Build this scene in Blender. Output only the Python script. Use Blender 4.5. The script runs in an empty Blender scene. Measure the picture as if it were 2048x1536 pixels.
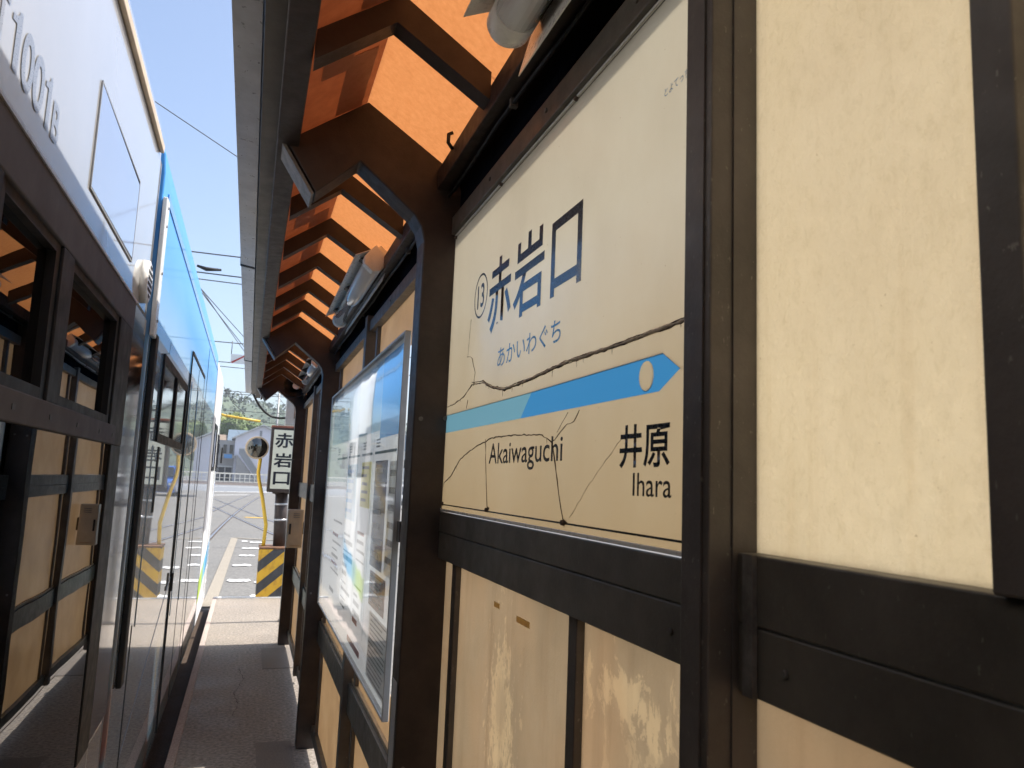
import bpy, bmesh, math, random
from mathutils import Vector, Matrix, noise
random.seed(7)
sc = bpy.context.scene
C = sc.collection
R = math.radians

# ------------------------------------------------------------------ camera
cd = bpy.data.cameras.new('camera')
cam = bpy.data.objects.new('camera', cd)
C.objects.link(cam)
sc.camera = cam
cd.sensor_width = 36.0
cd.lens = 36.0 * 1530.0 / 2048.0
cd.clip_start = 0.02
cd.clip_end = 3000
_up = Vector((496.0, 12050.0)).normalized()
_Y = Vector((497 - 1024.0, 768.0 - 948.0, 1530.0)).normalized()
_Z = Vector((_up.x, _up.y, -(_up.x * _Y.x + _up.y * _Y.y) / _Y.z)).normalized()
_X = -_Y.cross(_Z)
# columns: camera right, up, back expressed in world axes
m = Matrix(((_X.x, _X.y, -_X.z), (_Y.x, _Y.y, -_Y.z), (_Z.x, _Z.y, -_Z.z)))
cam.matrix_world = Matrix.Translation((0, 0, 1.6)) @ m.to_4x4()
cd.dof.use_dof = True
cd.dof.focus_distance = 2.1
cd.dof.aperture_fstop = 13.0

# ------------------------------------------------------------------ world and sun
SUN_EL, SUN_AZ = 57.0, 4.0
w = bpy.data.worlds.new('World')
sc.world = w
w.use_nodes = True
wn = w.node_tree.nodes
wl = w.node_tree.links
bg = wn['Background']
sky = wn.new('ShaderNodeTexSky')
sky.sky_type = 'NISHITA'
sky.sun_disc = False
sky.sun_elevation = R(SUN_EL)
sky.sun_rotation = R(90 - SUN_AZ)
sky.air_density = 1.0
sky.dust_density = 2.6
sky.ozone_density = 2.6
hsv = wn.new('ShaderNodeHueSaturation')
hsv.inputs['Saturation'].default_value = 0.92
wl.new(sky.outputs[0], hsv.inputs['Color'])
wl.new(hsv.outputs[0], bg.inputs[0])
bg.inputs[1].default_value = 0.105
sd = bpy.data.lights.new('sun', 'SUN')
sun = bpy.data.objects.new('sun', sd)
C.objects.link(sun)
sd.energy = 3.1
sd.angle = R(0.53)
sd.color = (1.0, 0.95, 0.87)
sun.rotation_euler = (0, R(90 - SUN_EL), R(SUN_AZ))
vs = sc.view_settings
vs.view_transform = 'Standard'
vs.look = 'None'
vs.exposure = 1.35
vs.gamma = 1
vs.use_curve_mapping = False
sc.cycles.max_bounces = 10
sc.cycles.transparent_max_bounces = 12
sc.cycles.glossy_bounces = 5
sc.cycles.diffuse_bounces = 5
sc.cycles.caustics_reflective = False
sc.cycles.caustics_refractive = False


# ------------------------------------------------------------------ materials
class NT:
    def __init__(self, name):
        self.m = bpy.data.materials.new(name)
        self.m.use_nodes = True
        self.t = self.m.node_tree
        self.n = self.t.nodes
        self.b = self.n['Principled BSDF']
        self.out = self.n['Material Output']
        self._co = None

    def link(self, a, b):
        self.t.links.new(a, b)

    def co(self, scale=(1, 1, 1), rot=(0, 0, 0)):
        if self._co is None:
            self._co = self.n.new('ShaderNodeTexCoord')
        mp = self.n.new('ShaderNodeMapping')
        mp.inputs['Scale'].default_value = scale
        mp.inputs['Rotation'].default_value = rot
        self.link(self._co.outputs['Object'], mp.inputs[0])
        return mp.outputs[0]

    def noise(self, scale, detail=6, rough=0.6, stretch=(1, 1, 1), dist=0.0):
        x = self.n.new('ShaderNodeTexNoise')
        x.inputs['Scale'].default_value = scale
        x.inputs['Detail'].default_value = detail
        x.inputs['Roughness'].default_value = rough
        x.inputs['Distortion'].default_value = dist
        self.link(self.co(stretch), x.inputs['Vector'])
        return x.outputs[0]

    def ramp(self, fac, stops, interp='LINEAR'):
        r = self.n.new('ShaderNodeValToRGB')
        r.color_ramp.interpolation = interp
        els = r.color_ramp.elements
        while len(els) < len(stops):
            els.new(0.5)
        for e, (p, c) in zip(els, stops):
            e.position = p
            e.color = (c[0], c[1], c[2], 1) if isinstance(c, (tuple, list)) else (c, c, c, 1)
        self.link(fac, r.inputs[0])
        return r.outputs[0]

    def mix(self, fac, a, b, mode='MIX'):
        x = self.n.new('ShaderNodeMix')
        x.data_type = 'RGBA'
        x.blend_type = mode
        for sock, v in ((x.inputs[0], fac), (x.inputs[6], a), (x.inputs[7], b)):
            if isinstance(v, (int, float)):
                sock.default_value = v
            elif isinstance(v, tuple):
                sock.default_value = (v[0], v[1], v[2], 1)
            else:
                self.link(v, sock)
        return x.outputs[2]

    def math(self, op, a, b=0.0, c=None):
        x = self.n.new('ShaderNodeMath')
        x.operation = op
        for i, v in enumerate((a, b, c)):
            if v is None:
                continue
            if isinstance(v, (int, float)):
                x.inputs[i].default_value = v
            else:
                self.link(v, x.inputs[i])
        return x.outputs[0]

    def xyz(self):
        s = self.n.new('ShaderNodeSeparateXYZ')
        self.link(self.co(), s.inputs[0])
        return s.outputs

    def bump(self, h, strength=0.2, dist=0.01, target=None):
        b = self.n.new('ShaderNodeBump')
        b.inputs['Strength'].default_value = strength
        b.inputs['Distance'].default_value = dist
        self.link(h, b.inputs['Height'])
        for t in (target or [self.b]):
            self.link(b.outputs[0], t.inputs['Normal'])
        return b

    def set(self, color=None, rough=None, metal=None, coat=None, coat_rough=None, ior=None):
        b = self.b
        for k, v in (('Base Color', color), ('Roughness', rough), ('Metallic', metal), ('Coat Weight', coat),
                     ('Coat Roughness', coat_rough), ('IOR', ior)):
            if v is None:
                continue
            if isinstance(v, tuple):
                b.inputs[k].default_value = (v[0], v[1], v[2], 1)
            elif isinstance(v, (int, float)):
                b.inputs[k].default_value = v
            else:
                self.link(v, b.inputs[k])
        return self


def paint(name, col, rough=0.4, var=0.25, scale=6.0, coat=0.0, metal=0.0, bump=0.0, bscale=80, flecks=None):
    t = NT(name)
    n = t.noise(scale, 8, 0.65)
    dark = tuple(c * (1 - var) for c in col)
    lite = tuple(min(1, c * (1 + var)) for c in col)
    c = t.ramp(n, [(0.3, dark), (0.7, lite)])
    if flecks:
        f = t.noise(flecks[0], 3, 0.6, (1, 1, 0.4))
        k = t.ramp(f, [(flecks[1], 0.0), (flecks[1] + 0.02, 1.0)])
        c = t.mix(k, c, flecks[2])
    t.set(c, rough, metal, coat, 0.05)
    r = t.ramp(t.noise(scale * 3, 5), [(0.3, max(0.02, rough - 0.08)), (0.75, min(1, rough + 0.12))])
    t.link(r, t.b.inputs['Roughness'])
    if bump:
        t.bump(t.noise(bscale, 5), bump, 0.004)
    return t.m


M = {}
M['steel'] = paint('brown_steel_paint', (0.105, 0.090, 0.080), 0.45, 0.35, 9, bump=0.12, bscale=220,
                   flecks=(210, 0.675, (0.22, 0.20, 0.175)))
M['rafter'] = paint('brown_rafter_paint', (0.036, 0.023, 0.019), 0.5, 0.4, 12, bump=0.15, bscale=160)
M['rail'] = paint('black_brown_rail_paint', (0.115, 0.103, 0.086), 0.42, 0.35, 7, bump=0.12, bscale=150,
                  flecks=(240, 0.69, (0.19, 0.175, 0.15)))
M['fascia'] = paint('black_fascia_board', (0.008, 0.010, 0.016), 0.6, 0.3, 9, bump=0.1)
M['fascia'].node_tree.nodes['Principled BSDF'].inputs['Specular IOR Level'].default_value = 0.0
M['stripe_blue'] = paint('blue_stripe_paint', (0.06, 0.24, 0.52), 0.3, 0.05, 5, coat=0.6)
M['scuffed'] = paint('scuffed_grey_steel', (0.14, 0.13, 0.12), 0.55, 0.5, 30, bump=0.3)
M['zinc'] = paint('weathered_zinc', (0.50, 0.51, 0.53), 0.33, 0.15, 14, metal=0.45, bump=0.05)
M['grey_metal'] = paint('grey_light_metal', (0.55, 0.56, 0.55), 0.4, 0.12, 12, metal=0.3)
M['lamp_white'] = paint('aged_white_enamel', (0.80, 0.79, 0.75), 0.3, 0.05, 20, coat=0.3)
M['lamp_tan'] = paint('aged_tan_plastic', (0.52, 0.40, 0.27), 0.5, 0.15, 15)
M['rust'] = paint('rusty_steel', (0.17, 0.085, 0.045), 0.8, 0.5, 14, bump=0.4)
M['black'] = paint('black_rubber', (0.012, 0.012, 0.013), 0.55, 0.3, 8)
M['black_gloss'] = paint('black_window_frame', (0.018, 0.018, 0.02), 0.5, 0.25, 6)
M['black_gloss'].node_tree.nodes['Principled BSDF'].inputs['Specular IOR Level'].default_value = 0.2
M['white'] = paint('white_body_paint', (0.74, 0.74, 0.73), 0.22, 0.03, 2.5, coat=1.0)
M['cream'] = paint('cream_plastic', (0.55, 0.47, 0.34), 0.5, 0.1, 10)
M['cream_metal'] = paint('beige_cabinet_paint', (0.62, 0.55, 0.44), 0.45, 0.12, 12)
M['light_grey'] = paint('light_grey_paint', (0.52, 0.52, 0.50), 0.4, 0.08, 10)
M['mid_grey'] = paint('mid_grey_paint', (0.27, 0.28, 0.29), 0.4, 0.12, 10)
M['header'] = paint('dark_grey_window_band', (0.095, 0.093, 0.108), 0.65, 0.12, 5)
M['header'].node_tree.nodes['Principled BSDF'].inputs['Specular IOR Level'].default_value = 0.12
M['red_brown'] = paint('red_brown_paint', (0.20, 0.07, 0.045), 0.5, 0.25, 10)
M['yellow'] = paint('yellow_paint', (0.68, 0.42, 0.03), 0.4, 0.12, 8)
M['mast'] = paint('galvanised_mast', (0.36, 0.35, 0.34), 0.5, 0.2, 10, metal=0.3)
M['ink'] = paint('navy_black_ink', (0.012, 0.014, 0.022), 0.28, 0.1, 180, coat=0.3)


def print_ink(name, col, frac):
    t = NT(name)
    t.set(col, 0.28, 0, 0.3, 0.06)
    tr = t.n.new('ShaderNodeBsdfTranslucent')
    tr.inputs['Color'].default_value = (*[min(1, c * 1.25) for c in col], 1)
    ms = t.n.new('ShaderNodeMixShader')
    ms.inputs[0].default_value = frac
    t.link(t.b.outputs[0], ms.inputs[1])
    t.link(tr.outputs[0], ms.inputs[2])
    t.link(ms.outputs[0], t.out.inputs[0])
    return t.m


M['ink_blue'] = print_ink('blue_ink', (0.026, 0.135, 0.275), 0.56)
M['map_print'] = print_ink('pale_map_print', (0.42, 0.62, 0.74), 0.42)
M['sky_print'] = print_ink('sky_blue_print', (0.12, 0.42, 0.78), 0.5)
M['yellow_paper'] = print_ink('yellow_paper', (0.70, 0.63, 0.12), 0.45)
M['ink_pale'] = print_ink('pale_blue_ink', (0.085, 0.19, 0.235), 0.56)
M['grey_ink'] = paint('grey_letter_film', (0.25, 0.265, 0.30), 0.3, 0.05, 60, coat=0.6)
M['scar'] = paint('brown_scar', (0.085, 0.058, 0.045), 0.8, 0.5, 60)
M['scar_pale'] = paint('pale_scar', (0.50, 0.42, 0.34), 0.8, 0.3, 90, bump=0.5)
M['paper'] = paint('white_paper', (0.80, 0.81, 0.80), 0.5, 0.04, 10)
M['teal'] = paint('teal_print', (0.04, 0.18, 0.22), 0.5, 0.08, 10)
M['navy_print'] = paint('navy_print', (0.03, 0.06, 0.20), 0.4, 0.4, 40, coat=0.4)
M['maroon_print'] = paint('maroon_print', (0.22, 0.05, 0.06), 0.4, 0.3, 40, coat=0.4)
M['red_print'] = paint('red_print', (0.45, 0.05, 0.04), 0.5, 0.1, 20)
M['grey_print'] = paint('grey_print', (0.22, 0.24, 0.26), 0.5, 0.4, 60)
M['interior'] = paint('tram_interior', (0.10, 0.10, 0.11), 0.7, 0.2, 3)
M['seat'] = paint('seat_fabric', (0.03, 0.06, 0.12), 0.9, 0.2, 30)
M['wire'] = paint('wire', (0.06, 0.06, 0.065), 0.5, 0.2, 5)


def translucent(name, cols, tint, frac, nscale, bump, coat=0.3, rough=0.3, stretch=(1, 1, 1), fine=160):
    """diffuse + translucent sheet with mottled tone"""
    t = NT(name)
    n = t.noise(nscale, 9, 0.62, stretch)
    c = t.ramp(n, [(0.25, cols[0]), (0.5, cols[1]), (0.78, cols[2])])
    t.set(c, rough, 0, coat, 0.08)
    tr = t.n.new('ShaderNodeBsdfTranslucent')
    tc = t.mix(1.0, c, tint, 'MULTIPLY')
    t.link(tc, tr.inputs['Color'])
    ms = t.n.new('ShaderNodeMixShader')
    ms.inputs[0].default_value = frac
    t.link(t.b.outputs[0], ms.inputs[1])
    t.link(tr.outputs[0], ms.inputs[2])
    t.link(ms.outputs[0], t.out.inputs[0])
    if bump:
        t.bump(t.noise(fine, 6, 0.7), bump, 0.003, [t.b, tr])
    return t


def weather(t):
    """dried drip lines, dark grit and rain specks on a sheet"""
    old = t.b.inputs['Base Color'].links[0].from_socket
    dr = t.ramp(t.noise(30, 6, 0.65, (1, 1, 0.035)), [(0.56, 0.0), (0.74, 0.30)])
    c = t.mix(dr, old, (0.62, 0.50, 0.33))
    d2 = t.ramp(t.noise(55, 4, 0.6, (1, 1, 0.03)), [(0.66, 0.0), (0.72, 0.5)])
    c = t.mix(d2, c, (0.92, 0.88, 0.78))
    gr = t.ramp(t.noise(150, 3, 0.7, (1, 1, 0.55), 1.5), [(0.70, 0.0), (0.74, 0.7)])
    c = t.mix(gr, c, (0.40, 0.31, 0.2))
    cl = t.ramp(t.noise(1.6, 6, 0.6), [(0.4, 0.0), (0.75, 0.45)])
    c = t.mix(cl, c, (0.66, 0.58, 0.46))
    mi = t.ramp(t.noise(95, 5, 0.72, (1, 1.2, 0.75), 0.8), [(0.32, (0.93, 0.925, 0.90)), (0.5, (1, 1, 1)), (0.68, (1.0, 1.0, 1.0))])
    c = t.mix(1.0, c, mi, 'MULTIPLY')
    t.link(c, t.b.inputs['Base Color'])
    for n_ in t.n:
        if n_.type == 'BSDF_TRANSLUCENT':
            t.link(c, n_.inputs['Color'])
        if n_.type == 'BUMP':
            h = t.mix(0.5, t.noise(60, 7, 0.75, (1, 1, 0.8), 1.2), t.noise(190, 4, 0.7))
            t.link(h, n_.inputs['Height'])
            n_.inputs['Distance'].default_value = 0.006
    return t.m


M['panel_top'] = weather(translucent('cream_translucent_sheet', [(0.77, 0.69, 0.53), (0.80, 0.72, 0.57), (0.83, 0.76, 0.62)],
                             (1, 0.99, 0.96), 0.74, 5, 0.9, stretch=(1, 1, 0.5)))


def low_panel():
    """worn sheet with two patches of dried glue where notices were torn off"""
    t = NT('worn_translucent_sheet')
    n = t.noise(3, 9, 0.62, (1, 1, 0.6))
    c = t.ramp(n, [(0.25, (0.46, 0.39, 0.30)), (0.5, (0.56, 0.48, 0.37)), (0.78, (0.66, 0.57, 0.45))])
    o = t.xyz()
    fine = t.noise(75, 8, 0.75, (1, 1, 0.5))
    mid = t.noise(16, 6, 0.7, (1, 1, 0.7), 0.6)

    def patch(cy, cz, ry, rz, k_f, k_m, th):
        a_ = t.math('DIVIDE', t.math('SUBTRACT', o[1], cy), ry)
        b_ = t.math('DIVIDE', t.math('SUBTRACT', o[2], cz), rz)
        d = t.math('SQRT', t.math('ADD', t.math('MULTIPLY', a_, a_), t.math('MULTIPLY', b_, b_)))
        e = t.math('SUBTRACT', 1.0, d)
        e = t.math('MULTIPLY_ADD', t.math('SUBTRACT', fine, 0.5), k_f, e)
        e = t.math('MULTIPLY_ADD', t.math('SUBTRACT', mid, 0.5), k_m, e)
        return t.ramp(e, [(th, 0.0), (th + 0.12, 1.0)])
    p1 = patch(1.47, 1.15, 0.105, 0.22, 3.6, 1.9, 0.34)
    hole = patch(1.47, 1.17, 0.045, 0.075, 4.0, 0.8, 0.25)
    p1 = t.math('MULTIPLY', p1, t.math('SUBTRACT', 1.0, t.math('MULTIPLY', hole, 0.6)))
    p2 = patch(0.94, 1.325, 0.16, 0.05, 1.6, 5.2, 0.42)
    p3 = patch(0.93, 1.25, 0.16, 0.10, 1.4, 5.4, 0.66)
    k = t.math('MINIMUM', 1.0, t.math('ADD', p1, t.math('ADD', p2, t.math('MULTIPLY', p3, 0.5))))
    c = t.mix(t.math('MULTIPLY', k, 0.6), c, (0.80, 0.69, 0.51))
    g = t.ramp(t.noise(2.6, 5, 0.55, (1, 1.6, 0.8)), [(0.45, 0.0), (0.72, 0.3)])
    c = t.mix(g, c, (0.66, 0.47, 0.30))
    dr = t.ramp(t.noise(26, 6, 0.6, (1, 1, 0.05)), [(0.52, 0.0), (0.75, 0.35)])
    c = t.mix(dr, c, (0.42, 0.33, 0.24))
    t.set(c, 0.28, 0, 0.6, 0.12)
    r = t.ramp(k, [(0.0, 0.22), (1.0, 0.75)])
    t.link(r, t.b.inputs['Roughness'])
    tr = t.n.new('ShaderNodeBsdfTranslucent')
    t.link(c, tr.inputs['Color'])
    ms = t.n.new('ShaderNodeMixShader')
    ms.inputs[0].default_value = 0.64
    t.link(t.b.outputs[0], ms.inputs[1])
    t.link(tr.outputs[0], ms.inputs[2])
    t.link(ms.outputs[0], t.out.inputs[0])
    h = t.mix(k, t.noise(160, 5), fine)
    t.bump(h, 0.25, 0.003, [t.b, tr])
    return t.m


M['panel_low'] = low_panel()
M['panel_far'] = translucent('amber_translucent_sheet', [(0.50, 0.40, 0.29), (0.60, 0.49, 0.36), (0.68, 0.58, 0.45)],
                             (1, 0.97, 0.92), 0.6, 4, 0.25).m
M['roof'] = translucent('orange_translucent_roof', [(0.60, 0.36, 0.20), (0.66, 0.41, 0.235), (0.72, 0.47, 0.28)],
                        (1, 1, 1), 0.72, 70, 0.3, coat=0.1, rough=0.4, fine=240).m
M['roof_left_shaded'] = translucent('shaded_orange_roof', [(0.42, 0.19, 0.10), (0.50, 0.23, 0.12), (0.58, 0.28, 0.15)],
                             (1, 1, 1), 0.6, 30, 0.3, coat=0.1, rough=0.4, fine=240).m  # left slope's dimmer light put into a darker sheet colour
M['roof_shade_strip'] = translucent('brown_roof_shade_strip', [(0.5, 0.3, 0.2), (0.56, 0.34, 0.24), (0.62, 0.38, 0.26)],
                            (1, 1, 1), 0.6, 40, 0.3, coat=0.1, rough=0.4).m
M['tape'] = translucent('yellowed_tape', [(0.7, 0.56, 0.3), (0.8, 0.66, 0.38), (0.86, 0.74, 0.46)], (1, 1, 1), 0.75, 60, 0.2).m
M['board_paper'] = translucent('white_board_sheet', [(0.70, 0.72, 0.72), (0.76, 0.78, 0.78), (0.80, 0.82, 0.82)], (1, 1, 1), 0.25, 3, 0.0).m


def sign_mat():
    t = NT('aged_cream_acrylic')
    o = t.xyz()
    n = t.noise(3.0, 9, 0.65, (1, 1, 0.7))
    base = t.ramp(n, [(0.2, (0.63, 0.59, 0.50)), (0.5, (0.69, 0.65, 0.56)), (0.8, (0.74, 0.71, 0.62))])
    # the lower part of the face has yellowed with age (stain with its own ragged border)
    zz = t.math('MULTIPLY_ADD', t.noise(5, 6), 0.25, t.math('MULTIPLY', o[2], -1.0))
    st = t.ramp(t.math('ADD', zz, 2.3), [(0.42, 0.0), (0.95, 1.0)])
    c = t.mix(t.math('MULTIPLY', st, 0.72), base, (0.58, 0.47, 0.31))
    sp = t.ramp(t.noise(140, 2), [(0.74, 0.0), (0.78, 0.6)])
    c = t.mix(sp, c, (0.28, 0.17, 0.08))
    t.set(c, 0.3, 0, 0.7, 0.16)
    tr = t.n.new('ShaderNodeBsdfTranslucent')
    t.link(c, tr.inputs['Color'])
    ms = t.n.new('ShaderNodeMixShader')
    ms.inputs[0].default_value = 0.62
    t.link(t.b.outputs[0], ms.inputs[1])
    t.link(tr.outputs[0], ms.inputs[2])
    t.link(ms.outputs[0], t.out.inputs[0])
    t.bump(t.noise(9, 4), 0.05, 0.01)
    return t.m


M['sign_face'] = sign_mat()


def glass(name, tint, rough=0.0, wav=0.0, ior=1.5, refl=1.0):
    t = NT(name)
    tp = t.n.new('ShaderNodeBsdfTransparent')
    tp.inputs[0].default_value = (*tint, 1)
    gl = t.n.new('ShaderNodeBsdfGlossy')
    gl.inputs['Roughness'].default_value = rough
    gl.inputs['Color'].default_value = (refl, refl, refl, 1)
    lw = t.n.new('ShaderNodeLayerWeight')
    lw.inputs[0].default_value = 0.5
    f0 = ((ior - 1) / (ior + 1)) ** 2
    fr = t.math('MULTIPLY_ADD', t.math('POWER', lw.outputs['Facing'], 5.0), 1 - f0, f0)
    ms = t.n.new('ShaderNodeMixShader')
    t.link(fr, ms.inputs[0])
    t.link(tp.outputs[0], ms.inputs[1])
    t.link(gl.outputs[0], ms.inputs[2])
    t.link(ms.outputs[0], t.out.inputs[0])
    t.n.remove(t.b)
    if wav:
        t.bump(t.noise(2.2, 2, 0.4), wav, 0.02, [gl])
    return t.m


M['tram_glass'] = glass('tinted_tram_glass', (0.12, 0.125, 0.13), 0.0, 0.03, 1.62)
M['board_glass'] = glass('noticeboard_acrylic', (0.96, 0.98, 0.98), 0.03, 0.07, 1.4)
M['dark_glass'] = paint('dark_window_glass', (0.012, 0.014, 0.017), 0.03, 0.1, 3, coat=1.0)
M['dest_glass'] = paint('display_glass', (0.25, 0.29, 0.42), 0.06, 0.06, 2, coat=1.0)
M['mirror'] = paint('convex_mirror', (0.14, 0.14, 0.13), 0.06, 0.2, 8, metal=1.0)


def lens():
    t = NT('clear_tube_cover')
    t.set((0.80, 0.81, 0.81), 0.1, 0, 1.0, 0.02)
    return t.m


M['tube'] = lens()


def livery():
    """printed wrap of the middle car: blue above, pale below, painted streaks near the skirt"""
    t = NT('printed_tram_wrap')
    o = t.xyz()
    z = t.math('MULTIPLY_ADD', t.noise(1.2, 3, 0.5, (1, 0.5, 1)), 0.5, o[2])
    f = t.math('DIVIDE', z, 3.2)
    c = t.ramp(f, [(0.0, (0.14, 0.22, 0.30)), (0.30, (0.20, 0.31, 0.40)), (0.42, (0.36, 0.43, 0.47)),
                   (0.60, (0.42, 0.52, 0.60)), (0.72, (0.26, 0.50, 0.76)), (0.86, (0.06, 0.30, 0.70))])
    s = t.noise(2.6, 4, 0.5, (1, 1.6, 0.35))
    low = t.ramp(o[2], [(0.55, 1.0), (0.95, 0.0)])
    k1 = t.math('MULTIPLY', t.ramp(s, [(0.60, 0.0), (0.63, 1.0)]), low)
    c = t.mix(k1, c, (0.42, 0.13, 0.08))
    s2 = t.noise(3.1, 4, 0.5, (2, 1.3, 0.3))
    k2 = t.math('MULTIPLY', t.ramp(s2, [(0.62, 0.0), (0.65, 1.0)]), low)
    c = t.mix(k2, c, (0.5, 0.36, 0.12))
    t.set(c, 0.16, 0, 1.0, 0.015, 1.6)
    t.b.inputs['Coat IOR'].default_value = 1.6
    t.link(t.ramp(t.math('DIVIDE', o[2], 3.0), [(0.66, 1.0), (0.80, 0.22)]), t.b.inputs['Coat Weight'])
    t.link(t.ramp(t.math('DIVIDE', o[2], 3.0), [(0.66, 0.16), (0.80, 0.4)]), t.b.inputs['Roughness'])
    t.b.inputs['Specular IOR Level'].default_value = 0.3
    t.bump(t.noise(1.6, 2, 0.4), 0.06, 0.02, [t.b])
    return t.m


M['wrap'] = livery()


def cab_paint():
    t = NT('white_cab_with_blue_green_swoosh')
    o = t.xyz()
    v = t.math('SUBTRACT', o[2], t.math('MULTIPLY_ADD', o[1], 0.16, -0.82))
    band = t.ramp(t.math('ADD', v, 0.5), [(0.28, 0.0), (0.30, 1.0), (0.52, 1.0), (0.55, 0.0)])
    col = t.ramp(t.math('SUBTRACT', o[1], 8.4), [(0.3, (0.45, 0.62, 0.10)), (0.9, (0.10, 0.42, 0.72))])
    c = t.mix(band, (0.76, 0.77, 0.77), col)
    t.set(c, 0.18, 0, 1.0, 0.015, 1.6)
    t.b.inputs['Coat IOR'].default_value = 1.65
    t.bump(t.noise(1.6, 2, 0.4), 0.05, 0.02, [t.b])
    return t.m


M['cab'] = cab_paint()


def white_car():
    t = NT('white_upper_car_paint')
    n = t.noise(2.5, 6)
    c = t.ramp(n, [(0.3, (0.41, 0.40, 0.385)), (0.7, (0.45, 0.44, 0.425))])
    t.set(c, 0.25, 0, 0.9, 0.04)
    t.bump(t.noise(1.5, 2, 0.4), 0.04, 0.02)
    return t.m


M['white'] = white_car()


def stripes():
    t = NT('yellow_black_hazard_paint')
    o = t.xyz()
    v = t.math('MULTIPLY_ADD', o[0], -0.87, o[2])
    f = t.math('FRACT', t.math('DIVIDE', t.math('ADD', v, 2.90 - 0.145 + 0.012), 0.29))
    k = t.ramp(f, [(0.49, 0.0), (0.51, 1.0)])
    n = t.noise(14, 7, 0.7, (1, 1, 0.5))
    ye = t.ramp(n, [(0.35, (0.48, 0.25, 0.035)), (0.5, (0.70, 0.40, 0.03)), (0.75, (0.74, 0.45, 0.04))])
    bl = t.ramp(n, [(0.3, (0.035, 0.036, 0.04)), (0.7, (0.075, 0.075, 0.08))])
    c = t.mix(k, bl, ye)
    t.set(c, 0.6)
    t.bump(t.noise(60, 5), 0.2, 0.005)
    return t.m


M['hazard'] = stripes()


def asphalt(name, a, b, scale=3.0, grain=260, spec=None, rough=0.85, bump=0.5):
    t = NT(name)
    n = t.noise(scale, 8, 0.65)
    c = t.ramp(n, [(0.3, a), (0.7, b)])
    g = t.noise(grain, 3, 0.6)
    c = t.mix(0.55, c, t.ramp(g, [(0.3, tuple(x * 0.55 for x in a)), (0.72, tuple(min(1, x * 1.7) for x in b))]), 'MIX')
    if spec:
        k = t.ramp(t.noise(grain * 0.5, 2), [(0.68, 0.0), (0.71, 1.0)])
        c = t.mix(k, c, spec)
    r = t.ramp(t.noise(scale * 2, 5), [(0.3, rough - 0.2), (0.7, rough)])
    t.set(c, 0.8)
    t.link(r, t.b.inputs['Roughness'])
    t.b.inputs['Specular IOR Level'].default_value = 0.2
    t.bump(g, bump, 0.006)
    return t.m


M['platform'] = asphalt('worn_platform_asphalt', (0.14, 0.12, 0.10), (0.30, 0.26, 0.22), 1.5, 45, (0.34, 0.3, 0.26), 0.72, 0.9)
M['patch'] = asphalt('concrete_patch', (0.16, 0.14, 0.12), (0.22, 0.19, 0.165), 4, 200, None, 0.8, 0.4)
M['street'] = asphalt('sunlit_street_asphalt', (0.135, 0.131, 0.122), (0.185, 0.178, 0.165), 0.35, 30)
M['road'] = asphalt('blue_grey_road', (0.16, 0.17, 0.185), (0.20, 0.21, 0.22), 0.2, 40)
M['kerb'] = asphalt('pale_kerb_concrete', (0.30, 0.245, 0.22), (0.42, 0.35, 0.31), 6, 120)
M['bed'] = asphalt('track_bed', (0.05, 0.036, 0.028), (0.09, 0.065, 0.05), 4, 90)
M['marking'] = asphalt('worn_white_marking', (0.62, 0.61, 0.58), (0.80, 0.79, 0.77), 8, 100, None, 0.7, 0.2)
M['marking_tan'] = asphalt('worn_tan_marking', (0.23, 0.205, 0.165), (0.30, 0.265, 0.215), 5, 60)
M['tram_rail'] = paint('polished_rail_steel', (0.42, 0.43, 0.46), 0.3, 0.15, 5, metal=0.8)


def foliage(name, a, b, c3, scale=0.25):
    t = NT(name)
    n = t.noise(scale, 6, 0.7)
    c = t.ramp(n, [(0.3, a), (0.5, b), (0.72, c3)])
    t.set(c, 0.7)
    return t.m


M['leaf'] = foliage('tree_leaves', (0.05, 0.09, 0.03), (0.10, 0.15, 0.045), (0.18, 0.22, 0.06))
M['leaf2'] = foliage('fresh_tree_leaves', (0.06, 0.10, 0.02), (0.14, 0.17, 0.03), (0.26, 0.26, 0.045))
M['hill'] = foliage('hill_woods', (0.035, 0.06, 0.035), (0.06, 0.09, 0.05), (0.10, 0.13, 0.06), 0.05)
M['bark'] = paint('bark', (0.09, 0.07, 0.05), 0.9, 0.3, 5)
M['lavender_wall'] = paint('pale_lavender_siding', (0.66, 0.66, 0.72), 0.7, 0.06, 0.6)
M['grey_wall'] = paint('grey_building_wall', (0.33, 0.32, 0.31), 0.7, 0.1, 0.6)
M['blue_roof'] = paint('blue_grey_tiles', (0.12, 0.17, 0.22), 0.6, 0.15, 1)
M['brown_roof'] = paint('brown_tiles', (0.24, 0.18, 0.13), 0.7, 0.15, 1)
M['fence_white'] = paint('cream_white_guard_fence', (0.74, 0.71, 0.62), 0.5, 0.05, 3)
M['dark_open'] = paint('dark_opening', (0.03, 0.03, 0.034), 0.5, 0.2, 1)
M['car_blue'] = paint('blue_truck_paint', (0.05, 0.16, 0.5), 0.3, 0.05, 2, coat=0.8)
M['car_white'] = paint('white_car_paint', (0.75, 0.75, 0.74), 0.3, 0.03, 2, coat=0.8)
M['sign_plate'] = paint('cream_plate', (0.62, 0.62, 0.50), 0.35, 0.06, 8, coat=0.4)
M['sticker'] = paint('white_sticker', (0.62, 0.62, 0.62), 0.5, 0.1, 60)


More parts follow.
